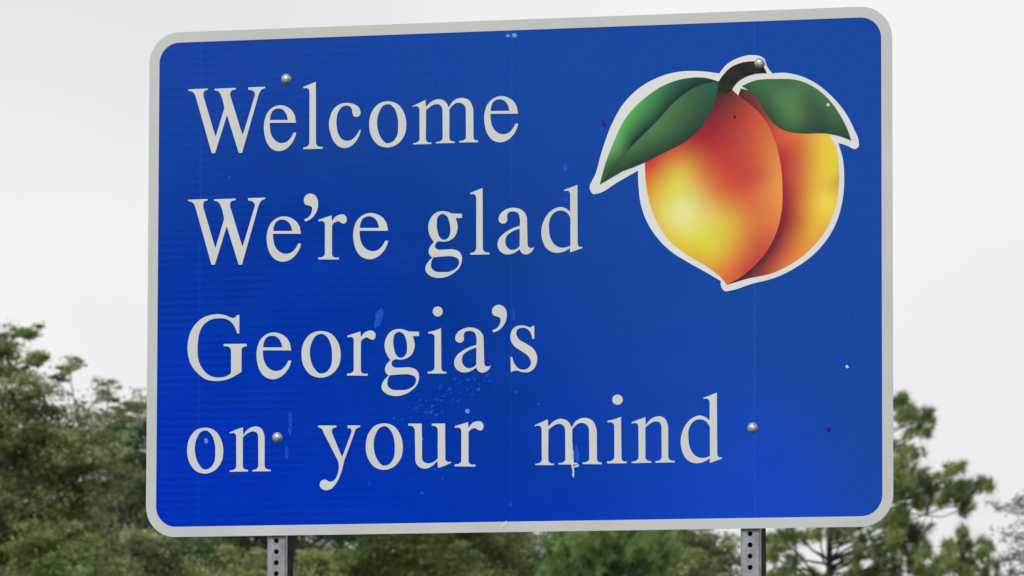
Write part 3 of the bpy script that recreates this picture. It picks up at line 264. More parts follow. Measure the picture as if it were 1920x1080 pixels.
    ('r', '503.0,472.6 505.2,473.2 508.0,474.0 510.9,474.7 513.8,475.5 516.6,476.3 520.0,477.2 523.3,478.2 526.6,479.1 529.9,480.1 533.2,481.1 535.2,481.7 536.4,468.2 539.0,471.0 540.4,473.2 542.0,475.3 543.7,477.2 545.6,478.7 548.0,480.2 550.6,481.4 553.4,482.3 556.2,482.9 558.9,483.2 561.7,483.3 564.3,483.0 566.6,482.3 568.3,481.0 569.9,479.3 571.3,477.2 572.3,475.2 572.9,473.0 573.1,470.7 572.9,468.4 572.3,466.4 570.9,464.2 568.9,462.2 566.9,461.2 564.8,461.2 562.3,462.0 559.8,463.0 557.3,464.4 554.7,466.1 551.8,467.1 549.3,467.0 546.8,466.4 544.6,465.5 542.2,464.1 540.2,462.3 538.3,460.2 536.4,457.8 536.4,446.0 536.5,434.5 536.5,423.1 536.5,411.6 536.6,400.1 536.6,388.5 537.3,386.2 538.7,384.1 540.3,382.4 542.7,381.1 545.5,380.5 548.5,380.4 551.6,380.7 553.6,381.1 553.7,375.9 502.7,377.4 502.7,382.2 504.6,382.1 507.5,382.1 510.3,382.3 512.9,383.0 515.1,384.2 516.9,385.8 518.5,387.7 519.2,390.0 519.2,402.0 519.1,413.9 519.1,425.7 519.0,437.5 519.0,449.4 518.9,461.3 518.0,464.6 516.0,467.3 513.7,468.7 511.0,469.2 508.1,469.1 504.9,468.6 503.0,468.2'),
    ('g', '654.8,479.0 681.0,477.6 681.0,467.5 665.4,467.9 666.6,464.2 667.4,461.7 668.1,459.2 668.7,456.7 669.3,454.2 669.8,451.7 670.2,449.2 670.3,446.7 670.2,444.2 670.0,441.7 669.5,439.2 668.9,436.8 668.2,434.4 667.2,431.7 666.0,429.1 664.6,426.6 663.0,424.3 661.2,422.2 659.2,420.4 656.9,418.7 654.5,417.2 651.9,415.9 649.2,414.7 646.6,413.9 643.7,413.2 640.8,412.8 637.9,412.5 635.0,412.3 632.1,412.4 629.1,413.0 625.9,413.6 622.8,413.7 620.0,413.0 617.6,411.6 615.4,409.7 613.8,407.4 613.1,405.0 612.8,402.2 613.4,399.7 614.8,397.7 616.8,396.1 618.8,394.8 621.3,393.8 624.1,393.3 626.9,393.2 629.7,393.3 632.4,393.4 635.1,393.4 639.6,393.3 644.2,393.5 648.8,393.7 653.3,393.8 657.6,393.5 661.9,392.7 664.4,391.9 667.0,391.1 669.5,390.2 671.8,389.0 673.8,387.6 675.7,385.8 677.4,383.7 678.9,381.3 680.1,378.8 681.0,376.3 681.4,374.0 681.6,371.7 681.5,369.2 681.3,366.8 680.9,364.3 680.3,362.0 679.6,359.4 678.7,356.8 677.6,354.4 676.3,352.0 674.9,349.7 673.3,347.6 671.5,345.7 669.4,343.8 667.3,342.0 665.1,340.3 662.8,338.6 660.6,337.1 658.2,335.6 655.9,334.2 653.4,332.9 650.9,331.8 648.4,330.7 645.6,329.6 642.7,328.7 639.7,327.9 636.7,327.2 633.7,326.7 630.7,326.4 627.8,326.2 624.8,326.1 621.8,326.2 618.8,326.5 615.9,326.9 613.0,327.5 610.3,328.2 607.5,329.0 604.8,330.0 602.2,331.2 599.8,332.5 597.6,334.1 595.4,336.0 593.2,338.2 591.3,340.5 589.8,343.0 588.9,345.4 588.7,347.8 588.8,350.4 589.3,353.0 590.0,355.5 591.0,358.1 592.3,360.6 594.0,363.0 595.8,365.3 597.8,367.6 599.9,369.7 601.6,371.5 603.5,373.1 606.3,375.5 603.1,378.0 601.1,379.7 599.4,381.6 598.2,383.5 597.3,386.1 596.9,388.8 596.9,391.6 597.4,394.1 598.3,396.7 599.6,399.2 601.0,401.6 602.4,403.7 604.1,405.7 605.9,407.6 607.8,409.5 610.4,411.9 608.2,414.8 606.5,417.0 604.9,419.2 603.4,421.4 602.1,423.7 600.9,426.1 599.8,428.5 598.8,430.9 598.0,433.4 597.3,435.9 596.7,438.5 596.2,440.9 595.9,443.5 595.7,446.0 595.6,448.5 595.8,450.9 596.0,453.4 596.5,455.9 597.1,458.3 597.8,460.7 598.7,463.1 599.7,465.4 600.8,467.6 602.1,469.8 603.4,471.9 605.0,473.9 606.6,475.8 608.4,477.5 610.3,479.0 612.4,480.5 614.7,481.8 617.0,482.9 619.3,483.8 622.2,484.6 625.2,485.1 628.3,485.4 631.4,485.5 634.4,485.3 637.5,484.9 640.5,484.4 643.5,483.6 646.3,482.7 649.1,481.7 651.8,480.4|617.0,456.8 617.2,459.8 617.4,462.9 617.9,466.1 618.6,469.1 619.8,471.9 621.7,474.2 623.7,475.9 626.1,477.3 628.7,478.4 631.3,478.9 634.3,478.4 637.2,477.2 639.9,475.5 642.2,473.6 644.2,471.4 645.7,468.8 646.9,466.0 647.9,463.1 648.8,460.3 649.7,457.5 650.4,454.7 650.9,451.8 651.3,448.8 651.5,445.9 651.6,443.1 651.7,440.2 651.7,437.2 651.6,434.2 651.2,431.2 650.5,428.3 649.3,425.7 648.0,423.6 646.4,421.4 644.4,419.5 642.2,418.1 639.5,417.1 636.6,416.6 633.7,416.8 630.8,417.8 628.2,419.7 626.0,421.9 624.0,424.2 622.5,426.6 621.4,429.2 620.6,432.0 619.9,434.7 619.3,437.4 618.5,440.6 617.9,443.8 617.3,447.0 617.0,450.3 616.9,453.6|608.6,375.7 613.1,376.0 617.0,376.4 621.0,376.6 624.9,376.9 628.9,377.1 632.8,377.2 637.4,377.3 642.0,377.5 646.6,377.7 651.2,377.6 655.8,377.0 660.2,375.9 663.3,374.9 666.6,373.7 669.6,372.2 672.0,370.0 673.3,367.5 674.1,364.7 674.4,361.9 674.1,359.3 673.2,356.7 671.9,354.2 670.3,351.9 668.6,349.8 666.6,347.9 664.3,346.2 661.7,344.8 659.0,343.5 656.3,342.4 653.6,341.5 650.0,340.5 646.2,340.0 642.3,339.7 638.4,339.7 634.5,339.8 630.8,339.9 627.7,340.0 624.5,340.1 621.3,340.3 618.1,340.7 615.1,341.4 612.3,342.7 609.8,344.3 607.5,346.2 605.5,348.4 603.9,350.8 603.1,353.4 602.8,356.3 602.9,359.2 603.1,361.9 603.7,364.7 604.6,367.4 605.7,370.1 607.0,372.6'),
    ('i', '703.4,476.4 706.0,476.8 709.4,477.4 712.8,478.1 716.2,478.8 719.6,479.7 723.1,480.7 726.5,481.8 729.9,483.0 733.3,484.3 735.3,485.1 735.4,470.4 735.6,454.3 735.8,438.2 736.0,422.0 736.2,405.9 736.4,389.7 737.4,385.9 739.9,382.7 742.8,381.4 746.2,381.0 748.7,381.1 748.7,377.2 702.9,377.7 702.9,382.1 705.5,382.1 708.9,382.4 712.2,383.1 715.0,384.5 717.1,386.2 719.0,388.3 719.8,390.8 719.8,403.4 719.7,415.8 719.7,428.2 719.7,440.7 719.6,453.1 719.6,465.7 717.8,469.1 714.6,471.5 712.0,472.6 709.1,473.0 706.1,472.9 704.0,472.7|739.5,524.5 738.3,519.3 734.8,515.2 729.8,513.0 724.2,513.1 719.2,515.6 715.7,519.9 714.4,525.1 715.6,530.3 719.1,534.5 724.1,536.7 729.7,536.5 734.8,534.1 738.3,529.8'),
    ('a', '770.8,462.6 771.3,465.1 772.2,467.6 773.5,470.0 774.9,472.2 776.4,473.9 778.2,475.5 780.1,477.0 782.2,478.4 784.4,479.6 786.6,480.7 789.6,482.0 792.7,483.1 796.0,484.0 799.3,484.6 802.6,485.0 805.9,485.1 808.8,485.0 811.7,484.7 814.7,484.3 817.6,483.6 820.3,482.7 823.0,481.6 825.4,480.4 827.8,478.9 830.1,477.2 832.2,475.4 834.1,473.5 835.7,471.4 837.2,469.1 838.5,466.6 839.4,463.9 840.1,461.3 840.4,458.5 840.7,449.4 840.9,440.3 841.2,431.1 841.4,422.0 841.7,412.8 841.9,403.6 842.0,401.1 842.3,398.4 843.0,395.9 844.4,393.7 846.7,392.4 849.5,391.5 852.2,391.2 854.6,391.8 856.7,393.0 858.6,394.6 859.2,396.1 858.3,394.5 857.6,391.9 856.7,389.4 855.6,387.5 854.3,385.6 852.8,383.8 851.2,382.2 849.4,380.9 847.0,379.5 844.4,378.3 841.7,377.6 839.0,377.3 836.4,377.5 833.6,378.1 830.9,379.1 828.7,380.4 827.0,382.0 825.5,384.0 824.1,386.3 822.3,389.9 819.1,387.4 816.9,385.8 814.7,384.3 812.3,383.0 809.9,381.9 807.4,380.9 804.8,380.1 802.2,379.4 799.5,379.0 797.0,378.7 794.3,378.6 791.7,378.6 789.2,378.8 786.8,379.3 784.4,380.1 782.1,381.1 779.9,382.3 777.7,383.7 775.8,385.3 774.1,386.9 772.6,388.7 771.3,390.8 770.1,393.0 769.2,395.2 768.5,397.5 768.2,399.8 768.1,402.4 768.3,405.0 768.8,407.6 769.4,409.9 770.3,412.1 771.4,414.2 772.7,416.3 774.0,418.3 775.8,420.3 777.7,422.2 779.9,424.0 782.2,425.7 784.5,427.3 786.9,428.9 789.9,430.8 793.1,432.5 796.3,434.2 799.6,435.7 803.0,437.1 806.4,438.4 808.9,439.3 811.5,440.1 814.1,440.9 816.7,441.6 819.4,442.3 822.7,443.2 823.1,446.7 823.3,449.7 823.5,452.6 823.5,455.6 823.2,458.5 822.7,461.4 822.1,463.8 821.4,466.4 820.5,468.9 819.2,471.3 817.5,473.2 815.2,474.7 812.5,475.7 809.8,476.4 807.0,476.8 804.4,476.9 801.6,476.7 798.8,476.2 796.2,475.3 794.2,473.8 792.8,471.6 791.9,468.9 791.4,466.3 791.3,463.5 791.8,460.8 792.2,458.3 791.9,456.3 790.9,454.4 789.5,452.5 787.7,450.9 785.9,449.9 783.4,449.4 780.5,449.5 777.8,450.2 775.5,451.4 773.3,453.1 771.8,455.0 770.9,457.3 770.7,459.9|822.8,437.0 822.9,396.7 820.5,394.6 818.2,392.8 815.9,391.2 813.5,389.9 810.8,389.0 808.0,388.5 805.0,388.4 802.1,388.6 799.3,389.4 796.5,390.8 794.0,392.8 791.8,395.1 790.0,397.6 788.8,399.8 788.0,402.3 787.5,404.8 787.2,407.2 787.1,409.8 787.4,412.4 787.9,415.1 788.8,417.6 789.9,419.9 791.6,422.1 793.8,424.1 796.2,425.9 798.7,427.5 801.1,429.0 804.3,430.8 807.5,432.2 810.9,433.5 814.4,434.7 817.9,435.7'),
    ('’', '877.2,537.3 874.8,537.1 872.2,536.4 869.6,535.4 867.4,534.2 865.5,532.7 863.7,530.7 862.3,528.2 861.3,525.6 860.8,523.1 861.0,520.3 861.6,517.4 862.8,514.7 864.4,512.7 866.2,511.5 868.7,510.7 871.5,510.0 874.2,509.0 876.8,508.1 879.4,507.0 881.5,505.4 882.5,502.4 882.2,499.2 881.7,496.3 881.1,493.8 880.1,491.3 878.9,488.8 877.5,486.6 875.8,484.5 873.8,482.7 871.5,481.1 869.0,479.7 866.4,478.5 863.6,477.4 861.9,476.8 864.9,472.1 867.1,472.7 870.0,473.7 872.7,474.7 875.4,475.8 877.9,477.1 880.2,478.5 882.6,480.4 884.9,482.5 887.0,484.8 889.0,487.3 890.7,489.8 892.3,492.4 893.7,495.2 894.9,498.2 895.8,501.2 896.6,504.3 897.1,507.5 897.3,510.6 897.3,513.3 897.2,516.0 896.9,518.7 896.4,521.3 895.5,523.8 894.3,526.3 892.8,528.8 891.0,531.1 889.0,533.0 887.0,534.3 884.6,535.5 882.1,536.5 879.6,537.1'),
    ('s', '964.9,485.2 965.0,454.5 960.1,454.6 959.9,456.7 959.5,459.6 958.9,462.5 958.1,465.3 956.9,467.9 955.1,471.0 952.9,473.9 950.3,476.5 947.4,478.6 944.6,479.9 941.5,480.9 938.3,481.4 935.2,481.5 931.8,481.0 928.4,480.1 925.2,478.5 922.8,476.4 921.3,473.1 920.7,469.4 920.9,465.7 921.7,462.8 923.2,460.1 924.9,457.5 926.8,455.1 929.4,452.5 932.4,450.4 935.6,448.5 938.9,446.8 942.2,445.1 945.2,443.2 948.4,441.2 951.7,439.2 954.9,437.3 958.0,435.2 960.8,433.0 963.2,430.5 965.3,427.8 967.2,425.0 968.9,421.9 970.3,418.8 971.3,415.7 971.9,413.0 972.3,410.1 972.4,407.2 972.2,404.3 971.9,401.4 971.4,398.6 970.6,395.5 969.5,392.4 968.2,389.4 966.5,386.6 964.7,384.2 962.4,382.0 959.8,380.1 956.9,378.4 953.9,377.0 950.9,376.0 948.1,375.6 945.1,375.5 942.0,375.6 938.8,376.0 935.8,376.4 933.0,377.1 930.2,378.1 927.4,379.3 924.4,380.2 921.3,380.5 917.9,380.1 914.6,379.3 911.9,378.5 909.2,377.4 908.0,376.8 906.7,412.7 910.9,412.6 911.5,409.9 912.4,406.4 913.5,403.1 914.9,399.8 916.5,396.7 918.3,394.0 920.2,391.4 922.3,388.8 924.7,386.6 927.3,384.8 930.5,383.4 934.0,382.4 937.5,381.8 940.9,381.9 944.3,382.7 947.7,384.0 950.7,385.9 953.2,388.2 954.8,390.5 956.1,393.2 956.9,396.0 957.3,398.7 956.8,402.2 955.5,405.6 953.8,408.9 951.9,411.9 949.4,414.9 946.5,417.5 943.3,419.8 939.9,422.0 936.6,424.1 933.4,426.3 930.3,428.5 927.1,430.5 923.8,432.4 920.7,434.4 917.9,436.6 915.4,439.1 913.4,441.6 911.4,444.2 909.7,447.0 908.3,449.8 907.3,452.7 906.7,455.4 906.3,458.2 906.3,461.2 906.5,464.1 907.0,466.9 907.7,469.6 908.8,472.6 910.3,475.5 912.1,478.3 914.1,480.7 916.4,482.7 919.1,484.3 922.3,485.5 925.7,486.4 929.3,486.9 932.7,487.1 935.7,487.0 938.7,486.6 941.8,486.0 944.9,485.2 947.9,484.3 950.5,483.2 953.3,481.8 956.3,481.6 958.6,483.3 960.3,484.8 962.8,485.3'),
    ('o', '102.7,205.3 102.8,210.6 103.2,216.0 104.0,221.4 105.2,226.7 106.8,231.7 109.0,236.3 111.0,239.8 113.3,243.2 115.9,246.4 118.7,249.5 121.7,252.1 124.9,254.4 128.3,256.1 132.1,257.6 136.1,258.8 140.2,259.6 144.3,260.0 148.2,260.1 152.2,259.7 156.3,259.0 160.5,257.9 164.5,256.4 168.2,254.6 171.6,252.6 175.0,249.9 178.0,246.7 180.9,243.1 183.4,239.2 185.7,235.2 187.7,231.3 189.5,227.0 190.9,222.5 192.0,217.9 192.8,213.2 193.4,208.6 193.6,204.0 193.5,199.0 193.2,194.0 192.5,189.0 191.4,184.1 189.9,179.4 187.9,175.1 186.0,171.6 183.7,168.3 181.1,165.0 178.3,162.0 175.2,159.3 172.1,157.0 168.5,155.0 164.5,153.3 160.4,151.9 156.1,150.8 151.8,150.2 147.6,150.1 143.9,150.3 140.0,151.0 136.1,151.9 132.2,153.2 128.6,154.8 125.3,156.6 122.1,159.1 119.0,161.9 116.2,165.2 113.6,168.7 111.3,172.3 109.3,175.9 107.2,180.4 105.6,185.2 104.3,190.2 103.5,195.3 102.9,200.3|121.8,208.8 121.9,213.5 122.3,218.2 123.0,223.0 124.1,227.6 125.6,232.2 127.4,236.4 128.7,238.9 130.0,241.5 131.5,244.0 133.1,246.4 135.1,248.5 137.3,250.2 139.9,251.5 142.8,252.5 145.9,253.1 148.9,253.3 151.8,253.0 154.5,251.9 157.0,250.2 159.3,248.1 161.4,245.9 163.3,243.7 165.3,240.8 167.1,237.7 168.5,234.3 169.7,230.9 170.7,227.5 171.6,224.1 172.5,220.2 173.1,216.3 173.5,212.3 173.8,208.4 173.9,204.4 173.9,200.5 173.8,196.2 173.7,191.8 173.5,187.3 172.9,183.0 171.8,178.8 170.2,174.9 168.8,172.5 167.3,170.1 165.5,167.7 163.5,165.6 161.3,163.7 159.0,162.2 156.4,161.2 153.7,160.4 150.8,159.8 147.9,159.7 145.2,160.1 142.6,161.2 140.2,162.8 138.1,164.9 136.1,167.2 134.3,169.6 132.6,171.9 130.8,174.6 129.3,177.4 127.9,180.3 126.7,183.4 125.7,186.4 124.7,189.4 123.9,192.5 123.2,195.8 122.6,199.0 122.2,202.3 121.9,205.5'),
    ('n', '209.5,247.5 211.5,248.3 214.2,249.3 216.9,250.3 219.5,251.4 222.2,252.3 224.9,253.3 228.0,254.4 231.2,255.4 234.3,256.4 237.5,257.4 240.6,258.3 242.5,258.9 243.2,241.0 246.0,243.8 247.7,246.0 249.4,248.1 251.2,250.1 253.1,251.9 255.3,253.6 257.6,255.2 260.0,256.7 262.5,257.9 265.0,258.9 267.5,259.6 270.2,260.1 272.8,260.5 275.4,260.5 277.9,260.3 280.4,259.7 283.0,258.7 285.4,257.5 287.7,256.0 289.6,254.4 291.3,252.2 292.8,249.6 294.0,246.8 295.0,244.0 295.8,241.6 296.4,239.1 296.8,236.6 297.1,234.0 297.2,231.5 297.3,220.7 297.3,209.9 297.4,199.1 297.4,188.2 297.5,177.4 297.5,166.5 298.1,163.9 299.4,161.5 301.2,159.4 303.9,157.8 307.1,157.1 310.6,156.8 313.1,156.8 313.1,153.0 267.2,153.3 267.2,156.7 269.5,156.8 272.6,157.1 275.5,157.8 278.0,159.2 279.9,161.0 281.5,163.2 282.1,165.7 282.0,177.2 281.9,188.5 281.8,199.9 281.6,211.2 281.5,222.6 281.4,234.0 281.2,236.9 280.6,240.0 279.5,242.9 277.7,245.3 275.7,246.8 273.2,247.9 270.6,248.6 268.1,249.0 265.4,248.9 262.7,248.2 260.2,247.2 257.7,246.0 255.3,244.8 253.0,243.6 250.9,242.1 248.8,240.5 246.8,238.9 244.8,237.1 242.6,235.1 242.6,223.3 242.7,211.8 242.7,200.4 242.8,189.0 242.8,177.6 242.9,166.0 243.4,163.7 244.6,161.6 246.1,159.8 248.4,158.4 251.2,157.6 254.2,157.3 256.3,157.3 256.3,153.4 210.3,153.2 210.3,156.7 212.2,156.7 214.9,156.9 217.6,157.3 220.1,158.1 222.2,159.4 224.3,161.2 226.1,163.6 226.8,166.3 226.7,178.6 226.6,190.7 226.4,202.8 226.3,215.0 226.2,227.1 226.0,239.4 225.0,242.2 223.0,244.3 220.7,245.6 217.9,246.0 214.9,245.8 211.8,245.2 209.8,244.7'),
    ('y', '431.4,259.8 476.6,258.9 476.6,254.3 474.3,254.2 471.3,253.7 468.6,252.8 466.6,251.1 465.7,248.9 465.4,246.5 465.4,244.1 465.9,241.4 466.8,238.8 467.9,236.3 471.7,227.8 475.4,219.2 479.1,210.7 482.8,202.1 486.6,193.5 491.2,183.9 495.7,194.1 499.2,203.2 502.8,212.4 506.3,221.5 509.8,230.6 513.4,239.7 514.3,242.8 514.7,246.1 514.0,249.0 512.1,250.7 509.6,251.7 506.7,252.4 504.5,252.7 504.5,258.4 535.7,258.1 535.7,254.1 533.6,253.5 530.9,252.7 528.4,251.6 526.1,250.0 524.3,247.9 523.0,245.3 522.1,242.5 521.2,239.7 520.4,237.0 516.5,227.1 512.7,217.1 508.9,207.1 505.0,197.1 501.2,187.1 497.4,177.1 496.0,172.9 494.9,168.6 493.9,164.3 493.0,160.1 492.0,155.8 490.8,151.7 489.9,148.9 488.9,146.0 487.8,143.2 486.7,140.4 485.5,137.7 484.3,135.0 482.9,132.1 481.4,129.2 479.9,126.3 478.2,123.6 476.4,120.9 474.5,118.4 472.9,116.4 471.2,114.5 469.5,112.6 467.7,110.9 465.8,109.4 463.8,108.2 461.2,107.1 458.4,106.1 455.5,105.5 452.7,105.2 450.0,105.4 447.2,106.1 444.2,107.2 441.6,108.7 439.5,110.6 437.9,112.7 436.6,115.3 435.8,118.0 435.7,120.5 436.4,122.9 437.7,125.4 439.4,127.6 441.4,129.2 443.4,130.0 445.8,130.5 448.3,130.7 450.6,130.4 452.7,129.6 454.7,128.1 457.0,126.6 459.6,125.6 462.3,125.5 465.1,125.8 467.8,126.6 470.2,127.7 472.4,129.3 474.2,131.4 475.8,133.7 477.1,136.1 478.3,138.5 479.4,140.9 480.4,143.3 481.2,145.9 481.8,148.4 482.4,151.0 482.8,153.6 483.1,156.0 483.3,158.6 483.4,161.1 483.4,163.7 483.1,166.2 482.7,168.7 482.2,170.9 481.5,173.2 480.7,175.4 479.7,177.5 474.1,188.0 468.4,198.6 462.7,209.1 457.1,219.7 451.4,230.2 445.8,240.7 444.6,243.5 443.4,246.5 442.0,249.4 440.0,251.8 437.9,253.1 435.6,254.0 433.1,254.7 431.4,255.1'),
    ('o', '550.1,206.9 550.1,212.2 550.5,217.7 551.3,223.1 552.6,228.3 554.3,233.3 556.4,238.0 558.5,241.5 560.8,244.9 563.4,248.2 566.2,251.2 569.3,253.9 572.5,256.1 576.0,257.9 579.8,259.4 583.8,260.5 587.9,261.3 592.1,261.8 596.1,261.8 600.1,261.5 604.3,260.7 608.5,259.6 612.5,258.1 616.3,256.4 619.7,254.3 623.1,251.6 626.2,248.4 629.1,244.8 631.6,240.9 633.9,236.9 635.9,232.9 637.7,228.6 639.2,224.2 640.3,219.5 641.1,214.9 641.6,210.2 641.9,205.6 641.8,200.6 641.5,195.6 640.7,190.6 639.6,185.7 638.1,181.0 636.2,176.6 634.2,173.2 631.8,169.8 629.2,166.5 626.4,163.5 623.3,160.8 620.1,158.5 616.5,156.5 612.5,154.8 608.3,153.3 604.0,152.3 599.7,151.7 595.4,151.5 591.6,151.8 587.7,152.4 583.7,153.4 579.9,154.7 576.2,156.3 572.9,158.1 569.6,160.6 566.5,163.4 563.7,166.7 561.1,170.2 558.7,173.8 556.7,177.4 554.6,182.0 552.9,186.8 551.7,191.8 550.8,196.8 550.3,201.9|569.4,210.4 569.5,215.1 569.9,219.9 570.6,224.6 571.7,229.3 573.2,233.8 575.1,238.1 576.3,240.6 577.7,243.2 579.2,245.7 580.9,248.1 582.8,250.2 585.1,251.9 587.7,253.2 590.6,254.2 593.7,254.8 596.8,255.1 599.7,254.7 602.4,253.6 604.9,251.9 607.2,249.9 609.3,247.6 611.2,245.4 613.3,242.5 615.1,239.4 616.5,236.0 617.7,232.6 618.7,229.1 619.6,225.7 620.5,221.9 621.1,217.9 621.6,214.0 621.8,210.0 621.9,206.0 621.9,202.1 621.9,197.8 621.8,193.4 621.5,188.9 620.9,184.5 619.9,180.3 618.2,176.5 616.8,174.0 615.2,171.6 613.4,169.3 611.5,167.1 609.3,165.2 606.8,163.7 604.3,162.7 601.5,161.9 598.6,161.4 595.7,161.2 592.9,161.6 590.4,162.7 588.0,164.4 585.8,166.4 583.8,168.8 581.9,171.2 580.3,173.5 578.5,176.1 576.9,179.0 575.6,181.9 574.4,184.9 573.3,187.9 572.4,191.0 571.5,194.1 570.8,197.4 570.2,200.6 569.8,203.9 569.5,207.2'),
    ('u', '655.3,260.0 688.6,259.3 688.7,247.0 688.8,233.7 688.9,220.4 689.1,207.2 689.2,193.9 689.3,180.6 689.5,177.6 690.1,174.6 691.2,171.7 692.9,169.3 695.3,167.5 698.2,166.2 701.1,165.3 703.9,164.9 706.7,164.9 709.5,165.2 712.3,165.8 714.9,166.6 717.4,167.6 719.8,168.9 722.1,170.5 724.2,172.3 726.3,174.1 728.7,176.3 728.6,187.3 728.6,197.8 728.6,208.4 728.5,218.9 728.5,229.5 728.4,240.1 728.2,243.0 727.6,245.9 726.5,248.7 724.8,251.0 722.8,252.4 720.4,253.2 717.7,253.7 714.9,253.9 713.2,254.0 713.9,258.9 746.2,258.6 746.3,245.5 746.4,231.5 746.5,217.4 746.7,203.4 746.8,189.3 746.9,175.2 747.5,172.8 748.9,170.5 750.6,168.8 753.2,167.5 756.1,167.1 759.3,167.3 761.4,167.6 761.4,165.7 759.5,164.8 757.1,163.6 754.6,162.4 752.1,161.3 749.6,160.3 747.1,159.3 744.0,158.1 740.9,157.1 737.7,156.1 734.4,155.1 731.2,154.2 729.1,153.7 727.7,170.6 724.6,167.7 722.6,165.5 720.5,163.4 718.4,161.5 716.2,159.7 713.9,158.2 711.5,156.7 709.0,155.3 706.4,154.2 703.8,153.3 701.2,152.8 698.7,152.6 696.1,152.6 693.5,152.8 690.9,153.3 688.5,154.0 685.9,155.1 683.3,156.6 680.8,158.3 678.6,160.3 676.9,162.3 675.6,164.5 674.6,166.9 673.9,169.5 673.4,172.2 673.1,175.0 673.0,177.8 672.8,188.7 672.6,199.6 672.4,210.5 672.1,221.5 671.9,232.4 671.7,243.4 671.1,246.6 669.6,249.6 667.6,252.1 665.5,253.6 662.9,254.4 660.2,254.9 657.3,255.1 655.3,255.1'),
    ('r', '770.4,251.9 772.5,252.5 775.4,253.2 778.3,254.0 781.2,254.7 784.1,255.5 787.4,256.4 790.8,257.4 794.1,258.3 797.4,259.3 800.7,260.3 802.8,260.9 804.0,247.3 806.5,250.2 808.0,252.4 809.6,254.5 811.3,256.3 813.2,257.9 815.6,259.4 818.3,260.6 821.1,261.5 823.9,262.1 826.6,262.4 829.5,262.5 832.1,262.2 834.4,261.4 836.1,260.1 837.8,258.4 839.2,256.4 840.1,254.3 840.7,252.2 840.9,249.8 840.8,247.5 840.2,245.5 838.8,243.3 836.8,241.4 834.7,240.3 832.6,240.4 830.1,241.2 827.5,242.2 825.0,243.6 822.4,245.3 819.5,246.3 816.9,246.2 814.5,245.6 812.2,244.7 809.9,243.3 807.8,241.5 805.9,239.5 804.0,237.0 804.0,225.3 804.1,213.8 804.1,202.3 804.1,190.9 804.2,179.4 804.2,167.8 804.8,165.5 806.3,163.4 807.9,161.8 810.3,160.4 813.1,159.8 816.1,159.8 819.3,160.1 821.3,160.4 821.3,155.3 770.0,156.8 770.0,161.6 771.9,161.5 774.8,161.5 777.6,161.7 780.3,162.3 782.5,163.6 784.3,165.1 785.9,167.1 786.6,169.4 786.6,181.4 786.6,193.2 786.5,205.0 786.5,216.8 786.4,228.6 786.4,240.6 785.4,243.8 783.4,246.6 781.2,247.9 778.4,248.5 775.5,248.3 772.3,247.9 770.4,247.5'),
